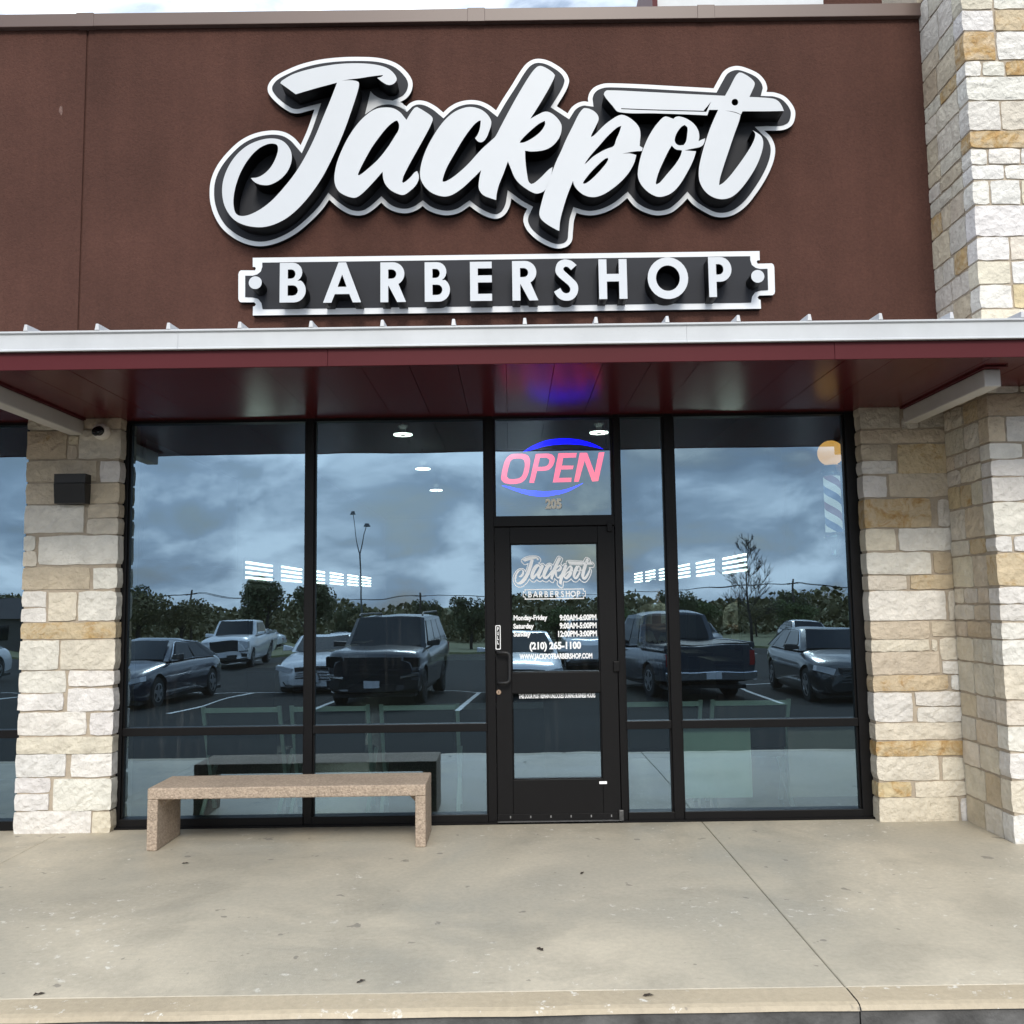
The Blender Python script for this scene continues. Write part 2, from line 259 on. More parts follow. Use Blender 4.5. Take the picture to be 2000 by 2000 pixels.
# ------------------------------------------------------------------ mesh helpers
class MB:
    def __init__(s): s.v = []; s.f = []; s.m = []
    def add(s, vs, fs, mi=0):
        o = len(s.v); s.v += [tuple(v) for v in vs]; s.f += [tuple(i + o for i in f) for f in fs]; s.m += [mi] * len(fs); return s
    def box(s, x0, x1, y0, y1, z0, z1, mi=0):
        return s.add([(x0,y0,z0),(x1,y0,z0),(x1,y1,z0),(x0,y1,z0),(x0,y0,z1),(x1,y0,z1),(x1,y1,z1),(x0,y1,z1)],
                     [(0,3,2,1),(4,5,6,7),(0,1,5,4),(1,2,6,5),(2,3,7,6),(3,0,4,7)], mi)
    def hexa(s, p, mi=0):                      # 8 corners, order of box
        return s.add(p, [(0,3,2,1),(4,5,6,7),(0,1,5,4),(1,2,6,5),(2,3,7,6),(3,0,4,7)], mi)
    def tube(s, pts, r, n=8, mi=0, caps=True):
        pts = [Vector(p) for p in pts]; rs = r if isinstance(r, (list, tuple)) else [r] * len(pts); rings = []
        up = None
        for i, p in enumerate(pts):
            d = (pts[min(i+1, len(pts)-1)] - pts[max(i-1, 0)]).normalized()
            if up is None: up = d.orthogonal().normalized()
            a = (up - d * up.dot(d)); a = a.normalized() if a.length > 1e-6 else d.orthogonal().normalized(); up = a; b = d.cross(a)
            rings.append([p + (a * math.cos(2*math.pi*k/n) + b * math.sin(2*math.pi*k/n)) * rs[i] for k in range(n)])
        vs = [v for ring in rings for v in ring]; fs = []
        for i in range(len(pts)-1):
            for k in range(n): fs.append((i*n+k, i*n+(k+1)%n, (i+1)*n+(k+1)%n, (i+1)*n+k))
        if caps: fs.append(tuple(range(n-1, -1, -1))); fs.append(tuple((len(pts)-1)*n + k for k in range(n)))
        return s.add(vs, fs, mi)
    def lathe(s, prof, c=(0,0,0), axis='Z', n=24, mi=0):   # prof: (r, h)
        vs = []; fs = []
        for r, h in prof:
            for k in range(n):
                a = 2*math.pi*k/n; x, y = r*math.cos(a), r*math.sin(a)
                vs.append((c[0]+x, c[1]+y, c[2]+h) if axis == 'Z' else (c[0]+x, c[1]-h, c[2]+y) if axis == 'Y' else (c[0]+h, c[1]+x, c[2]+y))
        for i in range(len(prof)-1):
            for k in range(n): fs.append((i*n+k, i*n+(k+1)%n, (i+1)*n+(k+1)%n, (i+1)*n+k))
        fs.append(tuple(range(n-1,-1,-1))); fs.append(tuple((len(prof)-1)*n+k for k in range(n)))
        return s.add(vs, fs, mi)
    def loft(s, rings, mi=0, closed=True, caps=True):
        n = len(rings[0]); vs = [v for r in rings for v in r]; fs = []
        for i in range(len(rings)-1):
            for k in range(n if closed else n-1): fs.append((i*n+k, i*n+(k+1)%n, (i+1)*n+(k+1)%n, (i+1)*n+k))
        if caps: fs.append(tuple(range(n-1,-1,-1))); fs.append(tuple((len(rings)-1)*n+k for k in range(n)))
        return s.add(vs, fs, mi)
    def mesh(s, name, mats, smooth=False):
        me = bpy.data.meshes.new(name); me.from_pydata(s.v, [], s.f)
        for m in (mats if isinstance(mats, (list, tuple)) else [mats]): me.materials.append(m)
        if any(s.m):
            for p, i in zip(me.polygons, s.m): p.material_index = i
        if smooth:
            for p in me.polygons: p.use_smooth = True
        me.update(); return me
    def obj(s, name, mats, parent=None, smooth=False, bevel=0.0):
        return link(name, s.mesh(name, mats, smooth), parent, bevel)
def link(name, me, parent=None, bevel=0.0):
    o = bpy.data.objects.new(name, me); COL.objects.link(o)
    if parent: o.parent = parent
    if bevel:
        b = o.modifiers.new('bevel', 'BEVEL'); b.width = bevel; b.segments = 2; b.limit_method = 'ANGLE'
    return o
def fixn(o):
    import bmesh
    bm = bmesh.new(); bm.from_mesh(o.data); bmesh.ops.recalc_face_normals(bm, faces=bm.faces); bm.to_mesh(o.data); bm.free(); return o
def tag(o, label=None, cat=None, group=None, kind=None):
    if label: o['label'] = label
    if cat: o['category'] = cat
    if group: o['group'] = group
    if kind: o['kind'] = kind
    return o
def empty(name, loc=(0,0,0), rz=0.0):
    o = bpy.data.objects.new(name, None); o.empty_display_size = 0.1; COL.objects.link(o); o.location = loc; o.rotation_euler = (0, 0, rz); return o
def thing(name, label, cat, loc=(0,0,0), rz=0.0, group=None): return tag(empty(name, loc, rz), label, cat, group)
def copy_tree(o, parent=None):
    c = o.copy(); COL.objects.link(c)
    if parent: c.parent = parent
    for ch in list(o.children): copy_tree(ch, c)
    return c
def smooth_loop(pts, corner=52.0, sub=5, closed=True):
    pts = [Vector(p[:2]) for p in pts]; n = len(pts)
    tang = []
    for i in range(n):
        a, b, c = pts[i-1], pts[i], pts[(i+1) % n]; u, v = b - a, c - b
        ang = abs(math.degrees(math.atan2(u.x*v.y-u.y*v.x, u.dot(v)))) if u.length and v.length else 180
        tang.append(None if ang > corner else (c - a).normalized())
    res = []
    for i in range(n):
        a, b = pts[i], pts[(i+1) % n]; d = (b - a).length
        ta = tang[i] * d if tang[i] is not None else (b - a); tb = tang[(i+1) % n] * d if tang[(i+1) % n] is not None else (b - a)
        straight = tang[i] is None and tang[(i+1) % n] is None
        for k in range(1 if straight else sub):
            t = k / (1 if straight else sub); h1 = 2*t**3-3*t**2+1; h2 = t**3-2*t**2+t; h3 = -2*t**3+3*t**2; h4 = t**3-t**2
            res.append(a*h1 + ta*h2 + b*h3 + tb*h4)
    return res
def area(l): return 0.5 * sum(l[i-1].x*l[i].y - l[i].x*l[i-1].y for i in range(len(l)))
def offset_loop(l, d):                        # d > 0 moves inwards
    s = 1 if area(l) > 0 else -1; n = len(l); res = []
    for i in range(n):
        u = (l[i] - l[i-1]); v = (l[(i+1) % n] - l[i])
        if u.length < 1e-7 or v.length < 1e-7: continue
        u.normalize(); v.normalize(); nu = Vector((-u.y, u.x)) * s; nv = Vector((-v.y, v.x)) * s
        b = nu + nv
        if b.length < 1e-3: continue
        b.normalize(); k = d / max(b.dot(nu), 0.45); res.append(l[i] + b * k)
    return res
def shape_mesh(name, loops, yf, yb, mats):    # flat shape in the X-Z plane with holes, front at yf, back at yb
    cu = bpy.data.curves.new(name, 'CURVE'); cu.dimensions = '2D'; flat = (yb - yf) < .001; cu.fill_mode = 'FRONT' if flat else 'BOTH'; cu.extrude = 0.0 if flat else (yb - yf) / 2
    for l in loops:
        s = cu.splines.new('POLY'); s.points.add(len(l) - 1); s.use_cyclic_u = True
        for p, q in zip(s.points, l): p.co = (q[0], q[1], 0, 1)
    return curve_to_mesh(cu, name, (yf + yb) / 2, mats)
def curve_to_mesh(cu, name, yc, mats, fit=None, shear=0.0):
    ob = bpy.data.objects.new('tmp', cu); COL.objects.link(ob)
    dg = bpy.context.evaluated_depsgraph_get(); me = bpy.data.meshes.new_from_object(ob.evaluated_get(dg)); me.name = name
    bpy.data.objects.remove(ob); bpy.data.curves.remove(cu)
    if fit:
        xs = [v.co.x for v in me.vertices]; ys = [v.co.y for v in me.vertices]; x0, x1, y0, y1 = min(xs), max(xs), min(ys), max(ys)
        for v in me.vertices:
            v.co.x = fit[0] + (v.co.x - x0) / (x1 - x0) * (fit[1] - fit[0]); v.co.y = fit[2] + (v.co.y - y0) / (y1 - y0) * (fit[3] - fit[2])
    for v in me.vertices: v.co = (v.co.x + shear * v.co.y, yc - v.co.z, v.co.y)
    me.materials.clear()
    for m in mats: me.materials.append(m)
    me.update()
    if len(mats) > 1:
        for p in me.polygons: p.material_index = 0 if p.normal.y < -0.5 else 1
    return me
def text_mesh(name, s, fit, y, mat, bold=0.02, thick=0.0004):
    cu = bpy.data.curves.new(name, 'FONT'); cu.body = s; cu.size = 1.0; cu.offset = bold; cu.extrude = 0.0; cu.fill_mode = 'FRONT'; cu.resolution_u = 3
    return curve_to_mesh(cu, name, y, [mat], fit=fit)

# ================================================================== GROUND, LOT, SIDEWALK
WALK_Y, KERB_Y = -2.89, -3.05
XL, XR = -14.0, 14.0
g = MB(); ys = [-3.06, -4.5, -8, -12, -20, -34, -46]
for a, b in zip(ys, ys[1:]):
    g.add([(-60, a, gz(a)), (60, a, gz(a)), (60, b, gz(b)), (-60, b, gz(b))], [(0, 3, 2, 1)])
lot = tag(g.obj('parking_lot', M['asphalt']), kind='structure')
g = MB(); ys = [-46, -60, -110, -900]
for a, b in zip(ys, ys[1:]):
    za, zb2 = gz(a) + (0.10 if a == -46 else 0), gz(b)
    g.add([(-900, a, za), (900, a, za), (900, b, zb2), (-900, b, zb2)], [(0, 3, 2, 1)])
g.add([(-900, -46, gz(-46) + .10), (900, -46, gz(-46) + .10), (900, -45.8, gz(-46) - .2), (-900, -45.8, gz(-46) - .2)], [(0, 1, 2, 3)])
field = tag(g.obj('field', M['grass']), kind='structure')
g = MB(); g.box(-900, 900, -3.4, 900, -0.9, -0.30); tag(g.obj('ground', M['joint']), kind='structure')

walk = tag(empty('sidewalk'), kind='structure')
def slab(x0, x1, y0, y1, mat, name='slab', par=walk, top=0.0, bottom=-0.28):
    m = MB(); cx, cy = (x0+x1)/2, (y0+y1)/2; e = 0.004
    a = [(x0, y0), (x1, y0), (x1, y1), (x0, y1)]; i = [(x0+e, y0+e), (x1-e, y0+e), (x1-e, y1-e), (x0+e, y1-e)]
    m.add([(x, y, bottom) for x, y in a] + [(x, y, top-e) for x, y in a] + [(x, y, top) for x, y in i],
          [(0,1,5,4),(1,2,6,5),(2,3,7,6),(3,0,4,7),(4,5,9,8),(5,6,10,9),(6,7,11,10),(7,4,8,11),(8,9,10,11)])
    return m.obj(name, mat, par)
jx = [-14, -7.6, -3.147, 1.313, 5.77, 14]
for a, b in zip(jx, jx[1:]): slab(a + 0.002, b - 0.002, WALK_Y + 0.003, 0.16, M['walk'])
kerb = tag(empty('kerb'), kind='structure')
for a, b in zip(jx, jx[1:]):
    x0, x1 = a + 0.003, b - 0.003
    # rounded nose and stained face
    prof = [(WALK_Y - 0.003, 0.0), (KERB_Y + 0.03, -0.002), (KERB_Y + 0.008, -0.008), (KERB_Y - 0.004, -0.024)]
    n = max(2, int((x1 - x0) / 0.25)); m = MB()
    vs = []; fs = []
    for k in range(n + 1):
        x = x0 + (x1 - x0) * k / n; j = random.uniform(-0.006, 0.006)
        for y, z in prof: vs.append((x, y + (j if y < KERB_Y + 0.05 else 0), z))
    p = len(prof)
    for k in range(n):
        for q in range(p - 1): fs.append((k*p+q, k*p+q+1, (k+1)*p+q+1, (k+1)*p+q))
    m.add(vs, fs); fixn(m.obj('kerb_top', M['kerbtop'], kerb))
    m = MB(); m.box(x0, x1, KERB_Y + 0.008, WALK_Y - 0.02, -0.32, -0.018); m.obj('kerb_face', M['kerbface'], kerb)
# parking lines, perpendicular to the shop, and the tick lines beyond
def line(x0, y0, x1, y1, wd=0.10, ):
    d = Vector((x1-x0, y1-y0)).normalized(); nrm = Vector((-d.y, d.x)) * wd / 2; m = MB(); k = 6; vs = []
    for i in range(k + 1):
        x, y = x0 + (x1-x0)*i/k, y0 + (y1-y0)*i/k
        vs += [(x+nrm.x, y+nrm.y, gz(y+nrm.y)+0.006), (x-nrm.x, y-nrm.y, gz(y-nrm.y)+0.006)]
    m.add(vs, [(2*i, 2*i+1, 2*i+3, 2*i+2) for i in range(k)]); fixn(m.obj('parking_line', M['white_line'], lot))
for x in (-12.3, -9.6, -6.85, -4.12, -1.15, 2.1, 5.38, 8.3, 11.0): line(x, -12.0, x + 0.25, -17.4)
line(-14, -17.4, 14, -17.4)
for x in range(-22, 24, 3): line(x + 0.1, -36, x + 0.1, -42)

# ================================================================== STUCCO PARAPET WALL
ST_Y = -0.15
zc = P(1000, 46, ST_Y).z; ztop = zc
wall = thing('stucco_wall', 'brown stucco parapet wall above the canopy, behind the two signs', 'wall')
jw = P(170, 100, ST_Y).x
for a, b in ((-9.0, jw - 0.006), (jw + 0.006, 3.16)):
    m = MB(); m.box(a, b, ST_Y, 0.35, 2.95, ztop); m.obj('stucco_panel', M['stucco'], wall, bevel=0.006)
m = MB(); m.box(jw - 0.007, jw + 0.007, ST_Y + 0.012, 0.3, 2.95, ztop - 0.01); m.obj('control_joint', M['stucco'], wall)
# coping in lengths with cover plates over the joints
cj = [-9.0, P(165, 40, -.2).x, P(930, 40, -.2).x, P(1380, 40, -.2).x, 3.14]
for a, b in zip(cj, cj[1:]):
    m = MB(); m.box(a + .001, b - .001, ST_Y - 0.045, 0.42, ztop - 0.006, ztop + 0.095); m.obj('coping', M['coping'], wall, bevel=0.004)
for x in cj[1:4]:
    m = MB(); m.box(x - 0.065, x + 0.065, ST_Y - 0.049, 0.425, ztop - 0.009, ztop + 0.099); m.obj('coping_cover', M['coping'], wall, bevel=0.003)
# scuff on the plaster, above the left joint
sm = plain('scuff', (0.17, 0.105, 0.09), 0.95, var=.4, vscale=60)
p0 = P(119, 215, ST_Y - 0.001)
def blob(cx, cz, rx, rz_, y, seed, n=18):
    r = random.Random(seed); return [Vector((cx + rx*math.cos(2*math.pi*k/n)*r.uniform(.5, 1.2), cz + rz_*math.sin(2*math.pi*k/n)*r.uniform(.5, 1.2))) for k in range(n)]
link('scuff_mark', shape_mesh('scuff_mark', [blob(p0.x, p0.z, .016, .038, 0, 3)], ST_Y - .0015, ST_Y - .0005, [sm]), wall)

# ---------------- roof volume further back, just above the coping
rv = thing('rear_parapet', 'grey and brown roof volume peeping over the coping beside the stone tower', 'roof')
a, b, c_, d_ = P(1283, 4, 3.2), P(1608, 4, 3.2), P(1706, 4, 3.2), P(1800, 4, 3.2)
m = MB(); m.box(a.x, b.x, 3.2, 6, 4.0, a.z + .7); m.obj('fascia', M['gutter'], rv)
m = MB(); m.box(a.x - .06, a.x - .002, 3.15, 6, 4.0, a.z + .72); m.obj('edge_trim', M['maroon'], rv)
m = MB(); m.box(b.x + .002, 6, 3.3, 6, 4.0, a.z + .6); m.obj('wall', M['stucco'], rv)
m = MB(); m.hexa([(c_.x, 3.05, 4.), (6, 3.05, 4.), (6, 3.29, 4.), (c_.x, 3.29, 4.), (c_.x + .5, 3.05, a.z + .8), (6, 3.05, a.z + .8), (6, 3.29, a.z + .8), (c_.x + .5, 3.29, a.z + .8)]); m.obj('stone_cap', plain('cast_stone', (.5, .46, .40), .9, var=.15), rv)

# ================================================================== STONES
PAL = dict(w=(0.80, 0.775, 0.725, 0.0), c=(0.74, 0.68, 0.565, 0.10), t=(0.66, 0.575, 0.45, 0.24), g=(0.68, 0.635, 0.555, 0.04), k=(0.65, 0.54, 0.36, 0.60), o=(0.62, 0.50, 0.33, 0.80), b=(0.57, 0.47, 0.345, 0.42))
def stone(parent, x0, x1, z0, z1, front, depth, col, face='Y', nx=None, nz=None, wrap=0):
    """one split-face block; local u runs along the face, front plane at 'front'"""
    r = random.Random(hash((round(x0, 3), round(z0, 3), face)))
    x0 -= .001; x1 += .001; z0 -= .001; z1 += .001
    wdt, hgt = x1 - x0, z1 - z0
    nx = nx or max(3, min(8, int(wdt / 0.05))); nz = nz or max(3, min(6, int(hgt / 0.04)))
    cx, cz = (x0 + x1) / 2, (z0 + z1) / 2; proud = r.uniform(0.006, 0.013)
    vs = []; fs = []; edge = min(0.006, hgt * .06)
    for j in range(nz + 1):
        for i in range(nx + 1):
            u = i / nx; v = j / nz; bx = min(u, 1-u) * wdt; bz = min(v, 1-v) * hgt
            bd = min(bx, bz)
            x = x0 + u * wdt - cx; z = z0 + v * hgt - cz
            if i in (0, nx): x += r.uniform(-.003, .003)
            elif 0 < i < nx: x += r.uniform(-.3, .3) * wdt / nx
            if j in (0, nz): z += r.uniform(-.004, .004)
            else: z += r.uniform(-.25, .25) * hgt / nz
            if i in (0, nx) and j in (0, nz):
                x += (edge if i == 0 else -edge) * r.uniform(0, 1.2); z += (edge if j == 0 else -edge) * r.uniform(0, 1.2)
            f = -proud * (0.80 if bd < 1e-6 else 1.0) - (r.uniform(-.003, .006) if bd > 1e-6 else r.uniform(-.001, .002))
            vs.append((x, f, z))
    W = nx + 1
    for j in range(nz):
        for i in range(nx): fs.append((j*W+i, j*W+i+1, (j+1)*W+i+1, (j+1)*W+i))
    per = [i for i in range(W)] + [j*W+nx for j in range(1, nz+1)] + [nz*W+i for i in range(nx-1, -1, -1)] + [j*W for j in range(nz-1, 0, -1)]
    o = len(vs)
    for k in per: vs.append((vs[k][0], depth, vs[k][2]))
    for k in range(len(per)): a, b = k, (k+1) % len(per); fs.append((per[b], per[a], o+a, o+b))
    m = MB(); m.add(vs, fs); ob = m.obj('stone', M['stone'], parent)
    if face == 'Y': ob.location = (cx, front, cz)
    else:            # block in a wall that faces -X: u runs along -Y
        ob.location = (front, -cx, cz); ob.rotation_euler = (0, 0, -math.pi / 2)
    p = PAL[col]; j = r.uniform(.93, 1.05); ob.color = (p[0]*j, p[1]*j*r.uniform(.985, 1.01), p[2]*j*r.uniform(.95, 1.03), max(0, p[3] + r.uniform(-.05, .08)))
    return ob
def px_stones(parent, rows, sx, sy, scale, front, depth, xlim=None):
    for x0, y0, x1, y1, col in rows:
        a = P(sx + x0/scale, sy + y0/scale, front); b = P(sx + x1/scale, sy + y1/scale, front)
        u0, u1 = a.x, b.x
        if xlim:
            if u0 < xlim[0] + .05: u0 = xlim[0]
            if u1 > xlim[1] - .05: u1 = xlim[1]
        stone(parent, u0, u1, b.z, a.z, front, depth, col)
# left pillar
PY = -0.135
pl0, pl1 = P(27, 1628, PY).x, P(213, 1624, PY).x
pil = thing('stone_pillar', 'narrow cream limestone pillar between the two windows, beside the bench', 'pillar')
m = MB(); m.box(pl0 + .012, pl1 - .004, PY, 0.25, -0.05, 2.915); m.obj('mortar', M['mortar'], pil)
LIM = (pl0, pl1 + .01)
px_stones(pil, [(205,815,490,925,'g'),(645,812,880,915,'t'),(210,940,500,1145,'b'),(525,975,590,1038,'t'),(515,1048,580,1150,'t'),(605,935,870,1140,'g'),(210,1165,730,1310,'t'),(762,1165,870,1318,'w'),
    (195,1335,500,1480,'t'),(522,1335,862,1480,'t'),(185,1500,630,1700,'w'),(670,1490,850,1585,'t'),(660,1600,850,1710,'c'),(180,1730,268,1835,'w'),(172,1847,278,1955,'c')], 0, 600, 3.864, PY, .15, LIM)
px_stones(pil, [(250,-8,700,165,'w'),(140,190,565,322,'t'),(590,190,700,320,'w'),(135,340,290,435,'w'),(133,447,288,530,'w'),(312,345,480,520,'c'),(500,340,700,520,'w'),(125,540,695,632,'k'),
    (122,650,368,828,'w'),(388,645,695,825,'c'),(110,843,413,973,'w'),(437,838,697,930,'w'),(110,985,400,1083,'w'),(430,950,697,1087,'w'),(105,1103,543,1238,'w'),(570,1103,697,1238,'w'),
    (102,1258,695,1352,'c'),(97,1365,413,1500,'w'),(452,1363,697,1500,'w'),(95,1513,315,1603,'w'),(97,1613,305,1713,'w'),(342,1520,690,1712,'w'),(88,1725,572,1868,'w'),(583,1725,690,1866,'c')], 0, 1050, 3.22, PY, .15, LIM)
# right pier
RY = -0.15
pr0, pr1 = P(1718, 1606, RY).x, 3.136
pier = thing('stone_pier', 'cream and gold limestone pier between the shop window and the stone tower', 'pier')
m = MB(); m.box(pr0 + .010, pr1 + .1, RY, 0.25, -0.05, 2.915); m.obj('mortar', M['mortar'], pier)
LIM = (pr0, pr1)
px_stones(pier, [(155,130,490,315,'g'),(505,240,640,325,'g'),(650,190,885,310,'g'),(160,340,890,435,'t'),(165,460,420,580,'t'),(470,455,920,690,'k'),(175,595,462,695,'w'),(175,715,385,885,'w'),(400,700,900,880,'t'),
    (195,905,750,1130,'o'),(800,910,930,1125,'g'),(205,1150,460,1320,'c'),(480,1145,935,1320,'w'),(215,1345,750,1515,'w'),(765,1340,950,1505,'b'),(220,1535,548,1645,'c'),(575,1527,980,1635,'k'),(235,1660,870,1890,'w'),(885,1655,975,1890,'c')], 1640, 760, 4.2, RY, .17, LIM)
px_stones(pier, [(240,140,705,270,'t'),(250,285,700,365,'c'),(722,140,945,250,'t'),(720,280,765,365,'c'),(245,380,785,545,'t'),(785,268,955,435,'c'),(805,450,950,545,'w'),(260,565,850,675,'k'),(872,560,955,668,'w'),
    (262,698,575,920,'w'),(590,690,905,795,'w'),(920,685,975,795,'t'),(605,812,975,920,'w'),(285,938,985,1058,'c'),(295,1080,995,1185,'o'),(303,1200,780,1378,'c'),(800,1205,990,1375,'c'),(305,1400,562,1512,'k'),(590,1395,1020,1505,'c'),(318,1527,935,1708,'c'),(948,1525,1025,1710,'w')], 1640, 1180, 4.025, RY, .17, LIM)
# tower at the right
TX, TY = 3.136, -0.776
tower = thing('stone_tower', 'tall limestone tower at the right edge, stepping forward of the wall', 'tower')
m = MB(); m.box(TX, 6.0, TY, 0.5, -0.05, 7.2); m.obj('mortar', M['mortar'], tower)
def zy(y): x = 1879 + (1985 - 1879) * y / 1648.0; return P(x, y, TY).z
trows = [(-190,-150,'cw'),(-150,-100,'wc'),(-100,-45,'wt'),(-45,20.7,'cw'),(20.7,62.6,'wk'),(62.6,120,'ow'),(120,150.6,'wwo'),(150.6,198,'w'),(198,256.7,'wc'),(256.7,291,'o'),(291,323,'www'),(323,353,'ww'),(353,401.6,'wwc'),(401.6,463,'w'),(463,510,'wc'),(510,556,'cw'),(556,604,'wk'),
    (604,650,'c'),(650,700,'wt'),(700,769.5,'wc'),(769.5,813.6,'b'),(813.6,865,'tww'),(865,897,'wc'),(897,931,'w'),(931,980,'wk'),(980,1045.7,'wc'),(1045.7,1079.5,'wwt'),(1079.5,1145.7,'k'),(1145.7,1180,'ww'),(1180,1214.8,'w'),(1214.8,1249.6,'ww'),(1249.6,1299.8,'w'),(1299.8,1367.6,'cw'),(1367.6,1418,'c'),(1418,1469.4,'w'),(1469.4,1522.9,'w'),(1522.9,1590,'cw'),(1590,1651,'ww')]
rr = random.Random(11)
for y0, y1, cols in trows:
    z1, z0 = zy(y0) - .006, zy(y1) + .006
    # front stones
    x = TX - .012; k = 0; n = len(cols); long_ = {1: .55, 2: .34, 3: .17}[n]
    while x < 4.6:
        wd = long_ * rr.uniform(.8, 1.25) if k else long_ * (.62 if n > 1 else rr.uniform(.8, 1.1)); wd = max(wd, .10)
        stone(tower, x, x + wd, z0, z1, TY, .12, cols[k % n] if k < n else rr.choice('wwwcct')); x += wd + .014; k += 1
    # side stones (the wall facing the shop front)
    yend = -ST_Y - 0.02 if z0 > 2.9 else -RY + .015
    u = yend; cuts = [yend]; tot = -TY - yend - .13
    parts = rr.choice([2, 2, 2, 3]) if tot / (z1 - z0) > 2 else rr.choice([1, 2])
    ws = [rr.uniform(.6, 1.5) for _ in range(parts)]; s_ = sum(ws)
    for q in range(parts):
        wd = tot * ws[q] / s_
        # u grows towards the camera: world y = -u
        u1 = u + wd - .014 if q < parts - 1 else -TY - .134
        cz = rr.choice('ggwctgtckb' if z0 < 3 else 'ggttctgbkgo')
        stone(tower, u, u1, z0 + rr.uniform(0, .004), z1 - rr.uniform(0, .004), TX, .1, cz, face='X'); u += wd
# ================================================================== CANOPY
CZ, CD = 2.907, 1.558
can = thing('canopy', 'maroon metal canopy with white gutter and standing-seam roof over the shop front', 'canopy')
sp = 0.2788; ph = P(511.6, 714, -CD).x
x = ph - sp * 27
for k in range(58):
    m = MB(); a, b = x + k*sp + .0016, x + (k+1)*sp - .0016; tl = random.uniform(-.0012, .0012)
    m.hexa([(a, -CD + .012, CZ + tl), (b, -CD + .012, CZ - tl), (b, 0.02, CZ - tl), (a, 0.02, CZ + tl), (a, -CD + .012, CZ + .012), (b, -CD + .012, CZ + .012), (b, 0.02, CZ + .012), (a, 0.02, CZ + .012)])
    m.obj('soffit_panel', M['soffit'], can)
m = MB(); m.box(-9, 9, -CD + .02, 0.0, CZ + .0125, CZ + .08); m.obj('deck', M['joint'], can)
fj = [-9, P(640, 695, -CD).x - 2.7, P(640, 695, -CD).x, P(1630, 680, -CD).x, 6.2, 9]
for a, b in zip(fj, fj[1:]):
    m = MB(); m.box(a + .0008, b - .0008, -CD, -CD + .012, CZ - .004, CZ + .098); m.obj('fascia', M['maroon'], can, bevel=.002)
gj = [-9, P(350, 665, -CD).x - 3.6, P(350, 665, -CD).x, P(1340, 655, -CD).x, P(1340, 655, -CD).x + 3.0, 9]
for a, b in zip(gj, gj[1:]):
    m = MB(); y0 = -CD - .02
    m.loft([[(xx, -CD - .001, CZ + .1), (xx, y0 - .006, CZ + .1), (xx, y0 - .006, CZ + .108), (xx, y0, CZ + .112), (xx, y0, CZ + .196), (xx, y0 - .012, CZ + .204), (xx, y0 - .012, CZ + .212), (xx, y0 + .05, CZ + .216), (xx, -CD + .05, CZ + .1)] for xx in (a + .0006, b - .0006)])
    fixn(m.obj('gutter', M['gutter'], can))
SL = 0.08 / 1.4                                   # roof pitch
m = MB(); m.hexa([(-9, -CD - .03, CZ + .206), (9, -CD - .03, CZ + .206), (9, ST_Y, CZ + .206 + SL*1.4), (-9, ST_Y, CZ + .206 + SL*1.4), (-9, -CD - .03, CZ + .2145), (9, -CD - .03, CZ + .2145), (9, ST_Y, CZ + .2145 + SL*1.4), (-9, ST_Y, CZ + .2145 + SL*1.4)])
m.obj('roof_sheet', M['roofmetal'], can)
for k in range(-14, 29):
    xx = -2.7463 + .4064 * k
    if -8.9 < xx < 8.9:
        m = MB(); h = .040; w2 = .008
        m.hexa([(xx-w2*1.6, -CD - .034, CZ + .2146), (xx+w2*1.6, -CD - .034, CZ + .2146), (xx+w2*1.6, ST_Y - .004, CZ + .2146 + SL*1.4), (xx-w2*1.6, ST_Y - .004, CZ + .2146 + SL*1.4),
                (xx-w2, -CD - .030, CZ + .2146 + h), (xx+w2, -CD - .030, CZ + .2146 + h), (xx+w2, ST_Y - .004, CZ + .2146 + h + SL*1.4), (xx-w2, ST_Y - .004, CZ + .2146 + h + SL*1.4)]); m.obj('roof_seam', M['roofmetal'], can, bevel=.003)
for xx in (-3.17, 2.845):
    m = MB(); m.box(xx, xx + .10, -1.31, PY + .03, CZ - .118, CZ - .012); o = m.obj('bracket', M['bracket'], can, bevel=.008)
    m = MB(); m.box(xx - .02, xx + .12, -1.36, PY + .03, CZ - .0115, CZ - .003); m.obj('bracket_plate', M['maroon'], can)

# ================================================================== STOREFRONT FRAMES AND GLASS
FY0, FY1 = -0.045, 0.055                         # frame depth
def member(par, x0, x1, z0, z1, name='mullion', y0=FY0, y1=FY1, mat='frame', bev=.003):
    m = MB(); m.box(x0, x1, y0, y1, z0, z1); return m.obj(name, M[mat], par, bevel=bev)
PR = random.Random(3)
def pane(par, x0, x1, z0, z1, y=0.0, name='glass_pane'):
    m = MB(); t = .003
    m.add([(x0,y-t,z0),(x1,y-t,z0),(x1,y-t,z1),(x0,y-t,z1)], [(0,1,2,3)], 0)
    m.add([(x0,y+t,z0),(x1,y+t,z0),(x1,y+t,z1),(x0,y+t,z1)], [(3,2,1,0)], 1)
    m.add([(x0,y-t,z0),(x1,y-t,z0),(x1,y+t,z0),(x0,y+t,z0)], [(3,2,1,0)], 1); m.add([(x0,y-t,z1),(x1,y-t,z1),(x1,y+t,z1),(x0,y+t,z1)], [(0,1,2,3)], 1)
    o = m.obj(name, [M['glass'], M['clear']], par)
    cx, cz = (x0+x1)/2, (z0+z1)/2                       # no two panes sit quite in one plane
    a_, b_ = PR.uniform(-.0013, .0013), PR.uniform(-.0013, .0013)
    for v in o.data.vertices: v.co.y += (v.co.x - cx)*a_ + (v.co.z - cz)*b_
    return o
HEAD = 2.885; RT, RB, SILL = .694, .637, .067
win = thing('storefront_window', 'dark framed shop window with tinted glass either side of the door', 'window')
V = [(-2.862, -2.775), (-1.484, -1.425), (-0.181, -0.120), (0.757, 0.802), (1.128, 1.198), (2.455, 2.545)]
for a, b in V: member(win, a, b, 0.0, HEAD + .06)
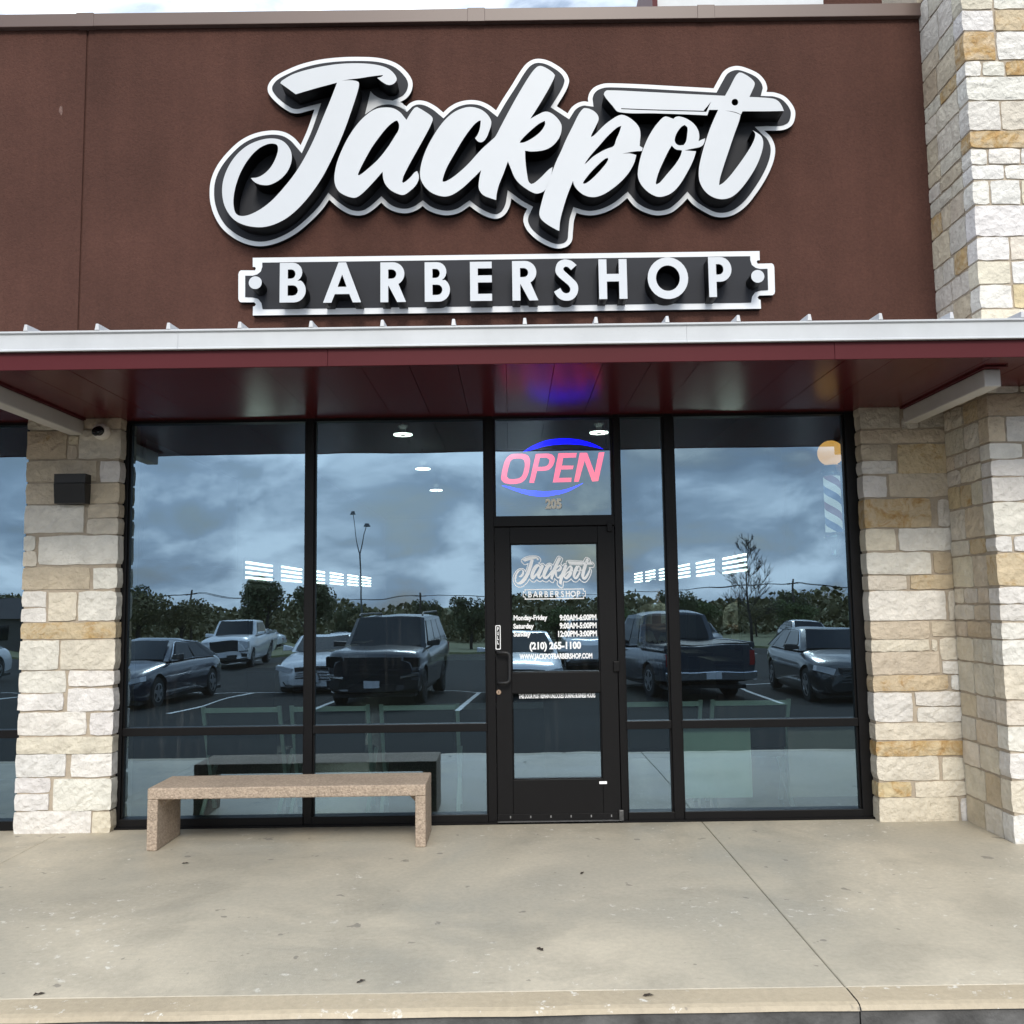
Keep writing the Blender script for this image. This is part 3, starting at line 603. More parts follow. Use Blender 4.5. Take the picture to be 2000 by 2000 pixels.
def between(a, b): return a[1], b[0]
for a, b in ((V[0], V[1]), (V[1], V[2]), (V[3], V[4]), (V[4], V[5])):
    x0, x1 = between(a, b); e = .0008
    member(win, x0+e, x1-e, HEAD, HEAD+.058, 'head_rail'); member(win, x0+e, x1-e, RB, RT, 'cross_rail', FY0+.004); member(win, x0+e, x1-e, 0.004, SILL, 'sill_rail', FY0-.012)
    for z0, z1 in ((SILL, RB), (RT, HEAD)):
        for q0, q1, r0, r1 in ((x0+e, x0+.012, z0, z1), (x1-.012, x1-e, z0, z1)): member(win, q0, q1, r0, r1, 'glazing_bead', -.022, .022, bev=0)
        pane(win, x0 + .003, x1 - .003, z0 - .004, z1 + .004)
x0, x1 = between(V[2], V[3])
member(win, x0+.0008, x1-.0008, HEAD, HEAD+.058, 'head_rail'); member(win, x0+.0008, x1-.0008, 2.094, 2.169, 'transom_rail')
for q0, q1 in ((x0+.0008, x0+.018), (x1-.018, x1-.0008)): member(win, q0, q1, 2.169, HEAD, 'glazing_bead', -.022, .022, bev=0)
trans = pane(win, x0 + .003, x1 - .003, 2.165, HEAD + .004)
m = MB(); m.box(-2.87, 2.55, -0.075, -0.047, 0.0005, .014); m.obj('sill_flashing', M['frame'], win)
# door leaf
DY0, DY1 = -0.040, 0.010
door = thing('shop_door', 'black metal framed glass shop door with white lettering', 'door')
dl, dr, gl, gr = -0.1165, 0.7535, -0.005, 0.630
for a, b in ((dl, gl), (gr, dr)): member(door, a, b, .05, 2.088, 'stile', DY0, DY1, 'doormetal', .004)
for z0, z1, n_ in ((1.967, 2.088, 'top_rail'), (.901, 1.046, 'lock_rail'), (.05, .298, 'bottom_rail')): member(door, gl+.0006, gr-.0006, z0, z1, n_, DY0+.001, DY1, 'doormetal', .003)
for z0, z1 in ((1.046, 1.967), (.298, .901)):
    for q in ((gl+.0006, gl+.007, z0, z1), (gr-.007, gr-.0006, z0, z1), (gl+.0076, gr-.0076, z0, z0+.007), (gl+.0076, gr-.0076, z1-.007, z1)): member(door, *q, 'glazing_bead', -.028, .004, 'doormetal', .002)
GLY = -0.006
dp1 = pane(door, gl + .01, gr - .01, 1.05, 1.963, GLY); dp2 = pane(door, gl + .01, gr - .01, .302, .897, GLY)
# pull handle, lock, pivots, sweep
zt, zb_ = 1.192, 0.980; m = MB(); pts = []
ax, bx, hy = -0.100, -0.018, -0.095
arc = [(ax, DY0, zt), (ax, -.07, zt), (ax + .012, -.088, zt)]
pts = arc + [(bx - .03, hy, zt)] + [(bx - .03 + .03*math.sin(t), hy, zt - .03 + .03*math.cos(t)) for t in (.4, .8, 1.2, 1.57)] + [(bx, hy, (zt+zb_)/2)] + [(bx - .03 + .03*math.cos(t), hy, zb_ + .03 - .03*math.sin(t)) for t in (0, .4, .8, 1.2, 1.57)] + [(ax + .012, -.088, zb_), (ax, -.07, zb_), (ax, DY0, zb_)]
m.tube(pts, .011, 10); m.obj('pull_handle', M['black'], door, smooth=True)
c = P(974, 1352, DY0 - .006); m = MB(); m.lathe([(.018, 0), (.018, .010), (.015, .013), (.004, .0131)], (c.x, DY0, c.z), 'Y', 20); o = m.obj('lock_cylinder', M['brass'], door)
m = MB(); m.box(c.x - .002, c.x + .002, DY0 - .0136, DY0 - .0125, c.z - .008, c.z + .008); m.obj('keyhole', M['black'], o)
for xx0, xx1, z0, z1 in ((.700, .735, 2.045, 2.115), (.722, .764, 1.045, 1.118)): m = MB(); m.box(xx0, xx1, FY0 - .018, FY0 + .012, z0, z1); m.obj('pivot_hinge', M['doormetal'], door, bevel=.004)
m = MB(); m.box(.735, .768, -.07, -.02, .006, .085); m.obj('floor_pivot', M['dull'], door, bevel=.005)
m = MB(); m.box(dl, dr, DY0 - .006, DY0 - .0005, .018, .062); o = m.obj('door_sweep', M['doormetal'], door, bevel=.001)
for k in range(6): m = MB(); xx = dl + .09 + k * .142; m.box(xx - .004, xx + .004, DY0 - .0085, DY0 - .0062, .036, .052); m.obj('sweep_screw', M['alu'], o)
m = MB(); m.box(x0 + .002, x1 - .002, -.075, .05, .001, .015); m.obj('threshold', M['alu'], door, bevel=.003)
# lettering on the door glass
def dfit(x0, y0, x1, y1, y=GLY - .0035, ox=940, oy=1020, s=5.367):
    a = P(ox + x0/s, oy + y0/s, y); b = P(ox + x1/s, oy + y1/s, y); return (a.x, b.x, b.z, a.z)
LY = GLY - .0046
for s, bx_, bd in (('Monday-Friday', (338,975,693,1040), .042), ('9:00AM-6:00PM', (820,968,1207,1028), .042), ('Saturday', (335,1063,552,1130), .042), ('9:00AM-5:00PM', (820,1053,1210,1113), .042), ('Sunday', (338,1148,518,1212), .042), ('12:00PM-3:00PM', (805,1138,1213,1197), .042), ('(210) 265-1100', (505,1255,1047,1350), .042), ('WWW.JACKPOTBARBERSHOP.COM', (400,1380,1165,1445), .042)):
    link('lettering', text_mesh('lettering', s, dfit(*bx_), LY, M['vinyl'], bd), dp1)
link('lettering', text_mesh('lettering', 'THIS DOOR MUST REMAIN UNLOCKED DURING BUSINESS HOURS', dfit(393,1797,1195,1838), LY, M['vinyl'], .032), dp2)
a = dfit(147,1080,205,1335, DY0 - .001)
def rrect(x0, x1, z0, z1, r): return [Vector((cx + r*math.cos(t), cz + r*math.sin(t))) for cx, cz, t0 in ((x1-r, z1-r, 0), (x0+r, z1-r, 1.571), (x0+r, z0+r, 3.142), (x1-r, z0+r, 4.712)) for t in (t0, t0+.52, t0+1.05, t0+1.571)]
st = link('pull_sticker', shape_mesh('pull_sticker', [rrect(a[0], a[1], a[2], a[3], .008), rrect(a[0]+.006, a[1]-.006, a[2]+.006, a[3]-.006, .005)], DY0 - .0012, DY0 - .0004, [M['vinyl']]), door)
hh = (a[3] - a[2])
for k, ch in enumerate('PULL'):
    zt_ = a[3] - hh * (.08 + .185 * k); link('lettering', text_mesh('lettering', ch, (a[0] + .013, a[1] - .013, zt_ - hh*.15, zt_), DY0 - .0012, M['vinyl'], .03), st)
a = dfit(1235, 1510 + 1216, 1315, 1535 + 1216, DY0 - .002)     # small label low on the door
q0, q1 = P(1170.5, 1526, DY0), P(1185.5, 1531, DY0); m = MB(); m.box(q0.x, q1.x, DY0 - .0012, DY0 - .0003, q1.z, q0.z); m.obj('white_label', M['vinyl'], door)
# house number on the transom glass
for off, mt, yy in ((.0025, 'black', -.0042), (0, 'gold', -.0075)):
    a = P(940 + 805/6.44, 800 + 1120/6.44, -.0036); b = P(940 + 1012/6.44, 800 + 1250/6.44, -.0036)
    link('lettering', text_mesh('lettering', '205', (a.x + off, b.x + off, b.z - off, a.z - off), yy, M[mt], (.055 if mt == 'gold' else .055)), trans)
# neighbour shop window to the left of the pillar
nw = thing('neighbour_window', 'narrow strip of the neighbouring tinted window left of the stone pillar', 'window')
NX1 = pl0 + .05
for a, b in ((NX1 - .09, NX1), (-6.2, -6.14), (-7.6, -7.54)): member(nw, a, b, 0, HEAD + .06)
for a, b in ((-6.139, NX1 - .091), (-7.539, -6.201)):
    member(nw, a, b, HEAD, HEAD+.058, 'head_rail'); member(nw, a, b, RB, RT, 'cross_rail', FY0+.004); member(nw, a, b, .004, SILL, 'sill_rail', FY0-.012)
    pane(nw, a, b, SILL - .004, RB + .004); pane(nw, a, b, RT - .004, HEAD + .004)

# ================================================================== SCRIPT SIGN
S1 = 3.22
def J1(l): return [(400 + x/S1, 80 + y/S1) for x, y in l]
def J2(l): return [(1000 + x/S1, 80 + y/S1) for x, y in l]
LET = {}
LET['J'] = [J1([(475,265),(485,250),(560,207),(680,172),(800,150),(900,141),(1010,142),(1090,152),(1150,172),(1190,205),(1207,240),(1195,263),(1170,276),(1145,274),(1115,257),(1085,232),(1112,224),(1122,214),(1050,222),(975,234),(915,241),(862,249),(910,247),(945,250),(966,258),(970,270),(966,300),(950,355),(925,430),(890,530),(850,630),(800,740),(740,855),(680,945),(610,1030),(530,1103),(450,1148),(370,1170),(290,1167),(220,1146),(170,1110),(130,1050),(112,985),(110,915),(125,845),(160,770),(210,705),(270,657),(340,626),(410,613),(470,620),(510,645),(540,690),(547,740),(535,790),(505,840),(460,880),(405,905),(365,906),(330,897),(305,880),(290,862),(330,858),(370,838),(410,800),(440,750),(458,700),(460,668),(450,651),(420,645),(385,652),(340,676),(295,718),(250,780),(215,850),(190,930),(180,1000),(183,1050),(196,1085),(222,1100),(262,1098),(310,1080),(370,1045),(430,995),(500,918),(570,828),(630,730),(690,610),(740,490),(790,370),(832,262),(700,297),(572,335)])]
LET['a'] = [J1([(1140,418),(1075,428),(1010,470),(950,535),(900,610),(860,690),(830,770),(815,850),(820,905),(842,945),(880,970),(925,985),(955,983),(1000,950),(1060,888),(1118,822),(1122,862),(1135,900),(1168,937),(1215,962),(1250,968),(1288,945),(1325,910),(1345,870),(1344,838),(1335,818),(1318,828),(1297,853),(1265,882),(1248,892),(1241,885),(1250,850),(1290,770),(1340,680),(1390,590),(1425,520),(1433,487),(1415,465),(1370,435),(1335,415),(1318,422),(1290,460),(1268,497),(1255,480),(1230,450),(1190,425)]),
    J1([(1210,500),(1190,507),(1150,540),(1100,600),(1050,670),(1005,750),(970,820),(962,843),(975,843),(1030,800),(1090,745),(1150,670),(1195,600),(1219,558),(1221,522)])]
LET['ck'] = [J1([(1670,415),(1730,428),(1775,460),(1800,500),(1800,530),(1787,570),(1770,610),(1745,635),(1720,633),(1700,612),(1718,585),(1731,545),(1736,500),(1722,503),(1690,530),(1630,610),(1570,710),(1520,800),(1497,865),(1495,885),(1515,883),(1570,850),(1650,780),(1740,682),(1800,627),(1828,600),(1860,540)]) + J2([(0,405),(60,300),(120,205),(155,165),(180,157),(215,170),(255,197),(270,215),(262,240),(220,320),(160,420),(115,490),(165,462),(205,445),(240,450),(280,480),(308,520),(312,555),(300,602),(265,650),(220,680),(170,692),(120,695),(82,690),(85,760),(95,840),(105,885),(120,900),(140,893),(180,860),(230,810),(255,793),(248,835),(225,900),(205,940),(170,958),(140,957),(90,930),(40,890),(12,850),(-2,815)]) + J1([(1906,757),(1880,830),(1850,905),(1836,960),(1832,1000),(1800,990),(1750,968),(1724,930),(1726,870),(1738,812),(1690,860),(1620,925),(1560,965),(1515,978),(1470,972),(1420,950),(1377,907),(1355,855),(1358,790),(1385,700),(1430,610),(1490,520),(1550,460),(1610,427)]),
    J2([(206,502),(170,520),(110,570),(60,620),(48,640),(75,638),(130,610),(180,570),(208,525)])]
LET['p'] = [J2([(460,422),(500,432),(535,460),(545,490),(530,530),(500,590),(497,605),(520,590),(580,530),(640,485),(685,465),(725,475),(770,507),(800,545),(808,585),(805,630),(803,660),(822,672),(818,692),(770,695),(692,709),(740,707),(782,717),(770,762),(740,820),(690,880),(630,930),(570,967),(515,982),(460,972),(415,940),(390,905),(384,880),(350,965),(320,1060),(303,1130),(297,1195),(270,1182),(220,1152),(182,1118),(172,1085),(180,1040),(205,950),(240,860),(275,765),(310,690),(340,620),(380,540),(420,460),(445,428)]),
    J2([(688,533),(660,545),(600,600),(540,668),(490,725),(455,775),(470,765),(510,728),(560,696),(600,677),(640,660),(655,620),(675,575)]), J2([(603,735),(585,741),(540,780),(490,832),(455,877),(445,896),(462,896),(500,870),(550,820),(590,772),(605,746)])]
LET['o'] = [J2([(970,475),(1015,490),(1030,478),(1055,475),(1100,490),(1145,522),(1172,565),(1178,605),(1173,631),(1190,622),(1215,612),(1211,633),(1200,655),(1178,668),(1130,678),(1085,688),(1158,694),(1140,750),(1100,830),(1050,910),(1000,958),(940,980),(900,975),(850,945),(810,900),(792,850),(796,790),(815,710),(850,620),(890,550),(930,500),(952,480)]),
    J2([(1085,528),(1065,540),(1040,572),(1026,605),(1025,635),(1045,655),(1080,655),(1095,630),(1102,585),(1103,545)]), J2([(1005,657),(1028,680),(1070,688),(1060,722),(1030,772),(980,832),(930,890),(908,903),(905,890),(920,832),(950,762),(985,690)])]
LET['t'] = [J2([(585,318),(602,310),(800,318),(1000,328),(1200,338),(1340,345),(1370,290),(1408,218),(1428,198),(1448,201),(1490,225),(1522,255),(1526,275),(1510,315),(1493,352),(1560,355),(1640,362),(1672,376),(1695,405),(1710,440),(1600,442),(1450,442),(1440,462),(1400,446),(1338,437),(1400,450),(1438,464),(1428,505),(1400,582),(1360,700),(1330,790),(1308,865),(1302,907),(1325,895),(1370,850),(1430,772),(1480,700),(1515,640),(1530,595),(1526,575),(1512,562),(1545,580),(1570,602),(1580,642),(1570,702),(1540,780),(1500,850),(1440,930),(1382,980),(1320,995),(1260,980),(1210,940),(1180,882),(1175,812),(1190,730),(1215,640),(1245,552),(1275,480),(1297,433),(1240,433),(1228,468),(1100,462),(900,455),(672,447),(630,405),(590,358),(577,335)]),
    J2([(685,423),(900,431),(1205,439),(1252,382),(1222,446),(900,437),(688,429)]), J2([(1402 + 21*math.cos(t*.524), 385 + 21*math.sin(t*.524)) for t in range(12)])]
OUTER = J1([(395,300),(405,265),(440,225),(500,190),(600,148),(720,118),(850,103),(980,100),(1080,105),(1160,122),(1220,150),(1270,195),(1300,240),(1307,280),(1295,325),(1265,363),(1225,385),(1268,412),(1292,390),(1335,374),(1390,380),(1450,410),(1500,450),(1535,418),(1590,387),(1660,372),(1730,378),(1790,405),(1832,437),(1870,372)]) + J2([(0,276),(60,180),(100,135),(150,113),(210,118),(270,145),(330,190),(358,240),(353,280),(330,330),(281,410),(350,455),(375,418),(410,392),(450,380),(480,383),(478,360),(490,322),(520,290),(570,270),(620,266),(800,272),(1000,283),(1180,293),(1268,298),(1300,240),(1330,192),(1370,166),(1420,157),(1480,172),(1550,206),(1590,250),(1605,295),(1600,321),(1650,324),(1710,346),(1755,390),(1780,440),(1778,490),(1760,530),(1720,555),(1670,563),(1585,563),(1625,600),(1650,650),(1655,700),(1640,770),(1605,850),(1550,940),(1480,1030),(1410,1085),(1340,1108),(1270,1103),(1200,1070),(1140,1030),(1103,990),(1060,1035),(1000,1080),(920,1097),(840,1080),(770,1040),(725,988),(660,1040),(580,1080),(500,1097),(440,1091),(405,1080),(390,1130),(383,1200),(375,1260),(340,1295),(280,1305),(220,1287),(150,1245),(95,1190),(73,1140),(75,1100),(95,1055),(50,1030),(-5,990)]) + J1([(1920,1030),(1900,1075),(1870,1105),(1830,1118),(1780,1108),(1720,1078),(1665,1038),(1600,1080),(1530,1096),(1460,1087),(1405,1065),(1370,1038),(1330,1065),(1270,1083),(1200,1075),(1145,1048),(1110,1016),(1060,1060),(1010,1090),(960,1098),(900,1085),(835,1045),(782,998),(740,1058),(660,1140),(570,1213),(470,1265),(370,1290),(280,1282),(200,1250),(120,1190),(70,1120),(40,1040),(30,960),(40,870),(80,780),(150,692),(230,622),(320,580),(420,563),(500,573),(560,608),(603,655),(645,560),(690,430),(640,443),(580,456),(530,445),(450,387),(405,335)])
WEDGE = J1([(1043,318),(1065,342),(1110,366),(1170,376),(1225,386),(1250,400),(1268,440),(1230,420),(1180,404),(1140,402),(1085,415),(1045,440),(1008,465),(1025,395)])
PLY, LFY = ST_Y - .050, ST_Y - .205               # backing face, letter face
def on(l, Y): return [(lambda p: Vector((p.x, p.z)))(P(x, y, Y)) for x, y in l]
sign = thing('script_sign', 'large white script Jackpot sign on a grey backing with white outline', 'sign')
outw = smooth_loop(on(OUTER, PLY)); inw = offset_loop(outw, .034)
link('backing_panel', shape_mesh('backing_panel', [outw], PLY, ST_Y + .004, [M['border_white'], M['sign_black']]), sign)
link('grey_panel', shape_mesh('grey_panel', [inw], PLY - .004, PLY - .0005, [M['sign_grey'], M['sign_grey']]), sign)
link('white_wedge', shape_mesh('white_wedge', [smooth_loop(on(WEDGE, PLY))], PLY - .006, PLY - .0042, [M['sign_white']]), sign)
for k, loops in LET.items():
    link('letter', shape_mesh('letter', [smooth_loop(on(l, LFY)) for l in loops], LFY, PLY - .0045, [M['sign_white'], M['sign_black']]), sign)
# the same logo in vinyl on the door
bx0, by0, bx1, by1 = 409.0, 111.0, 1553.0, 485.0
def todoor(l, box):
    X0, Y0, X1, Y1 = 940 + box[0]/5.367, 1020 + box[1]/5.367, 940 + box[2]/5.367, 1020 + box[3]/5.367
    return on([(X0 + (x - bx0)/(bx1 - bx0)*(X1 - X0), Y0 + (y - by0)/(by1 - by0)*(Y1 - Y0)) for x, y in l], LY)
DB = (330, 348, 1188, 690)
o_ = smooth_loop(todoor(OUTER, DB))
link('logo_outline', shape_mesh('logo_outline', [o_, offset_loop(o_, .0062)], LY - .0002, LY + .0002, [M['vinyl']]), dp1)
for k, loops in LET.items(): link('logo_letter', shape_mesh('logo_letter', [smooth_loop(todoor(l, DB)) for l in loops], LY - .0002, LY + .0002, [M['vinyl']]), dp1)

# ================================================================== BARBERSHOP PLATE
bar = thing('barbershop_sign', 'long grey ticket-shaped sign with white Barbershop letters below the script sign', 'sign')
def R3(l): return [(440 + x/3.45, 470 + y/3.45) for x, y in l]
def R4(l): return [(960 + x/3.331, 470 + y/3.331) for x, y in l]
ol = on(R3([(185,118),(185,180),(200,180),(206,190),(200,203),(105,203),(93,212),(88,230),(88,395),(93,410),(105,418),(195,418),(206,430),(200,443),(187,447),(185,507)]), PLY)
il = on(R3([(250,152),(250,180),(240,212),(215,232),(185,240),(135,240),(135,383),(185,385),(222,396),(245,425),(252,465)]), PLY)
xr = P(960 + 1842/3.331, 470 + 250/3.331, PLY).x; xl_ = P(440 + 88/3.45, 470 + 310/3.45, PLY).x; xc = (xl_ + xr) / 2
zmid = (ol[0].y + ol[-1].y) / 2; zsh = ((P(960 + 1745/3.331, 470 + 65/3.331, PLY).z + P(960 + 1754/3.331, 470 + 440/3.331, PLY).z) / 2 - zmid) / 2
def both(l): return [Vector((p.x, p.y + zsh)) for p in l] + [Vector((2*xc - p.x, p.y + zsh)) for p in reversed(l)]
link('backing_panel', shape_mesh('backing_panel', [both(ol)], PLY, ST_Y + .004, [M['border_white'], M['sign_black']]), bar)
link('grey_panel', shape_mesh('grey_panel', [both(il)], PLY - .004, PLY - .0005, [M['sign_grey'], M['sign_grey']]), bar)
def arc(cx, cy, rx, ry, a0, a1, n=12): return [(cx + rx*math.cos(rad(a0 + (a1-a0)*k/n)), cy + ry*math.sin(rad(a0 + (a1-a0)*k/n))) for k in range(n+1)]
s_ = .205                                           # stroke / height
GL = {
 'A': (.955, [[(0,0),(.385,1),(.575,1),(.955,0),(.745,0),(.66,.21),(.295,.21),(.21,0)], [(.365,.39),(.59,.39),(.478,.70)]]),
 'B': (.65, [[(0,0),(0,1)] + [(.30,1)] + arc(.32,.755,.24,.245,90,-60,8) + arc(.36,.30,.29,.30,55,-90,10) + [(0,0)], [(.20,.17),(.20,.43),(.31,.43)] + arc(.33,.30,.125,.13,90,-90,6) + [(.33,.17)], [(.20,.60),(.20,.83),(.29,.83)] + arc(.29,.715,.10,.115,90,-90,6)]),
 'E': (.56, [[(0,0),(0,1),(.56,1),(.56,.83),(.20,.83),(.20,.65),(.56,.65),(.56,.47),(.20,.47),(.20,.18),(.56,.18),(.56,0)]]),
 'H': (.74, [[(0,0),(0,1),(.21,1),(.21,.63),(.53,.63),(.53,1),(.74,1),(.74,0),(.53,0),(.53,.44),(.21,.44),(.21,0)]]),
 'O': (1.02, [arc(.51,.5,.51,.5,0,348,29), arc(.51,.5,.30,.305,0,348,29)]),
 'P': (.63, [[(0,0),(0,1),(.30,1)] + arc(.32,.69,.31,.31,90,-90,12) + [(.21,.38),(.21,0)], [(.21,.56),(.21,.82),(.29,.82)] + arc(.29,.69,.12,.13,90,-90,8)]),
 'R': (.65, [[(0,0),(0,1),(.30,1)] + arc(.32,.71,.29,.29,90,-62,12) + [(.65,0),(.425,0),(.21,.41),(.20,.41),(.20,0)], [(.20,.59),(.20,.82),(.29,.82)] + arc(.29,.705,.115,.115,90,-90,8)]),
 'S': (.60, [smooth_loop([(.57,.86),(.43,.74),(.36,.81),(.29,.825),(.24,.785),(.25,.735),(.34,.65),(.47,.53),(.57,.42),(.60,.29),(.56,.14),(.45,.03),(.31,0),(.17,.03),(.06,.12),(0,.22),(.155,.31),(.21,.22),(.29,.18),(.37,.20),(.405,.27),(.37,.36),(.27,.45),(.13,.57),(.05,.68),(.05,.80),(.10,.92),(.20,.985),(.31,1.0),(.45,.96)], 60, 3)]),
}
for ch, fn, bx_ in (('B',R3,(368,150,542,415)),('A',R3,(660,148,915,415)),('R',R3,(1045,147,1218,413)),('B',R3,(1343,146,1515,410)),('E',R3,(1648,143,1798,405)),('R',R4,(133,133,305,388)),('S',R4,(403,123,566,390)),('H',R4,(695,122,885,378)),('O',R4,(1012,110,1284,378)),('P',R4,(1408,107,1568,365))):
    (ax_, ay_), (cx_, cy_) = fn([(bx_[0], bx_[1]), (bx_[2], bx_[3])]); a = P(ax_, ay_, LFY); b = P(cx_, cy_, LFY)
    W_, loops = GL[ch]
    link('letter', shape_mesh('letter', [[Vector((a.x + q[0]/W_*(b.x-a.x), b.z + q[1]*(a.z-b.z))) for q in l] for l in loops], LFY, PLY - .0045, [M['sign_white'], M['sign_black']]), bar)
for fn, cxy, r in ((R3, (202,283), 44/3.45), (R4, (1732,232), 43/3.331)):
    (x_, y_), = fn([cxy]); p = P(x_, y_, LFY); rr_ = (P(x_ + r, y_, LFY).x - p.x)
    link('round_stud', shape_mesh('round_stud', [[Vector((p.x + rr_*math.cos(t*.2618), p.z + rr_*math.sin(t*.2618))) for t in range(24)]], LFY, PLY - .0045, [M['sign_white'], M['sign_black']]), bar)
# vinyl copy on the door
DB2 = (435, 703, 1097, 803)
A_ = dfit(*DB2, LY); po = both(ol); xs = [p.x for p in po]; zs = [p.y for p in po]
def tod2(p): return Vector((A_[0] + (p[0]-min(xs))/(max(xs)-min(xs))*(A_[1]-A_[0]), A_[2] + (p[1]-min(zs))/(max(zs)-min(zs))*(A_[3]-A_[2])))
lo = [tod2(p) for p in po]
link('logo_outline', shape_mesh('logo_outline', [lo, [tod2(p) for p in both([Vector((q.x - .012, q.y)) for q in il])]], LY - .0002, LY + .0002, [M['vinyl']]), dp1)
wd_ = A_[1] - A_[0]
for k, ch in enumerate('BARBERSHOP'):
    W_, loops = GL[ch]; h_ = (A_[3]-A_[2]) * .58; zc_ = (A_[2]+A_[3])/2; cx_ = A_[0] + wd_ * (.115 + .0855 * k); cw = h_ * W_ * .92
    link('logo_letter', shape_mesh('logo_letter', [[Vector((cx_ - cw/2 + q[0]/W_*cw, zc_ - h_/2 + q[1]*h_)) for q in l] for l in loops], LY - .0002, LY + .0002, [M['vinyl']]), dp1)
for sx in (.045, .955):
    link('logo_dot', shape_mesh('logo_dot', [[Vector((A_[0] + wd_*sx + .005*math.cos(t*.7854), (A_[2]+A_[3])/2 + .005*math.sin(t*.7854))) for t in range(8)]], LY - .0002, LY + .0002, [M['vinyl']]), dp1)

# ================================================================== OPEN SIGN (behind the transom glass)
osn = thing('open_sign', 'lit red OPEN sign between two blue arcs behind the glass above the door', 'sign')
OY = .075
def RO(l): return on([(940 + x/6.44, 800 + y/6.44) for x, y in l], OY)
OL = [[[(430,558),(530,558),(588,580),(613,630),(610,700),(592,800),(560,868),(510,913),(440,932),(350,933),(282,915),(251,872),(254,820),(275,720),(302,640),(342,587),(385,562)], [(430,615),(500,615),(538,635),(548,680),(535,770),(512,833),(470,865),(400,876),(347,872),(322,845),(326,800),(345,712),(366,652),(392,624)]],
      [[(685,560),(840,555),(895,570),(922,610),(918,662),(890,720),(830,762),(702,770),(665,920),(603,920)], [(738,605),(825,603),(858,630),(850,680),(815,712),(760,720),(712,722)]],
      [[(970,550),(1200,547),(1190,600),(1030,605),(1013,705),(1160,707),(1150,748),(1003,752),(975,862),(1135,858),(1130,908),(900,915)]],
      [[(1240,545),(1330,545),(1425,800),(1480,540),(1548,538),(1470,898),(1395,902),(1300,640),(1225,905),(1167,907)]]]
for loops in OL: link('letter', shape_mesh('letter', [smooth_loop(RO(l), 40) for l in loops], OY - .006, OY + .006, [M['red_led']]), osn)
for l in ([(530,530),(640,460),(800,395),(950,370),(1100,367),(1250,385),(1400,430),(1530,495),(1380,462),(1250,440),(1100,432),(950,437),(800,458),(650,500)], [(260,955),(400,1010),(550,1060),(700,1088),(800,1090),(950,1068),(1100,1025),(1280,925),(1080,1000),(950,1022),(800,1030),(650,1022),(480,1000),(350,970)]):
    link('arc', shape_mesh('arc', [smooth_loop(RO(l), 60)], OY - .006, OY + .006, [M['blue_led']]), osn)
a, b = P(968, 880, OY + .012), P(1186, 985, OY + .012)
m = MB()
for z_ in (a.z, b.z): m.tube([(a.x, OY + .014, z_), (b.x, OY + .014, z_)], .003, 6)
for x_ in (a.x, b.x): m.tube([(x_, OY + .014, a.z), (x_, OY + .014, 2.90)], .002, 6)
m.obj('hanging_frame', M['black'], osn)

# ================================================================== SMALL THINGS ON THE FRONT
# dome camera on the pillar
c = P(195, 842, PY - .06)
sc_ = thing('security_camera', 'small white dome security camera at the top of the stone pillar', 'camera')
m = MB(); m.lathe([(.058, -.02), (.060, .015), (.056, .04), (.050, .052)], (c.x, PY - .02, c.z), 'Y', 28); m.obj('housing', M['camwhite'], sc_, smooth=True)
m = MB(); R_ = .037; m.lathe([(R_*math.cos(t), .045 + R_*.9*math.sin(t)) for t in (0, .25, .5, .75, 1.0, 1.25, 1.5)], (c.x, PY - .02, c.z), 'Y', 28); fixn(m.obj('eyeball', M['lens'], sc_, smooth=True))
m = MB(); m.lathe([(.030, 0), (.032, .008), (.024, .014), (.01, .015)], (c.x - .003, PY - .106, c.z - .012), 'Y', 24); fixn(m.obj('lens', M['lens'], sc_, smooth=True))
# black wall fitting
a, b = P(104, 925, PY - .11), P(164, 982, PY - .11)
wb = thing('wall_lamp', 'square black metal wall fitting on the stone pillar, unlit', 'wall lamp')
zm_ = b.z + (a.z - b.z) * .68
m = MB(); m.box(a.x, b.x, PY - .10, PY - .005, zm_, a.z); m.obj('cap', M['black'], wb, bevel=.003)
m = MB(); m.hexa([(a.x, PY - .085, b.z), (b.x - .004, PY - .085, b.z), (b.x - .004, PY - .005, b.z), (a.x, PY - .005, b.z), (a.x + .004, PY - .112, zm_ - .002), (b.x, PY - .112, zm_ - .002), (b.x, PY - .005, zm_ - .002), (a.x + .004, PY - .005, zm_ - .002)]); m.obj('shield', M['black'], wb, bevel=.003)
# dead leaves blown onto the concrete
lfm = plain('dead_leaf', (0.035, 0.024, 0.016), 0.9, var=.3, vscale=40)
for x_, y_, rz_, lb in ((362, 1687, .3, 'dead leaf on the concrete below the left end of the bench'), (1137, 1706, 1.2, 'dead leaf on the concrete in front of the door'), (1055, 1855, 2.2, 'dead leaf in the middle of the walk'), (705, 1918, .8, 'dead leaf near the kerb joint, left of the middle'), (1266, 1945, 0.1, 'dark flattened leaf on the tan kerb strip'), (76, 1943, .5, 'tiny dead leaf near the kerb at the lower left')):
    d = RM @ Vector(((x_ - 1000)/F, -(y_ - 1000)/F, -1)); p = CAM + d * (-CAM.z/d.z); m = MB(); r_ = random.Random(x_)
    pts_ = [(-.020, 0), (-.012, .008), (-.003, .006), (.006, .010), (.022, .001), (.010, -.008), (.002, -.005), (-.010, -.009)]
    m.add([(0, 0, .004)] + [(a_*1.1, b_*1.1, .001 + abs(b_)*r_.uniform(.2, .9)) for a_, b_ in pts_], [(0, 1+k, 1+(k+1) % 8) for k in range(8)])
    o = tag(fixn(m.obj('dead_leaf', lfm)), lb, 'leaf', 'dead leaves on the walk'); o.location = (p.x, p.y, .001); o.rotation_euler = (0, 0, rz_)
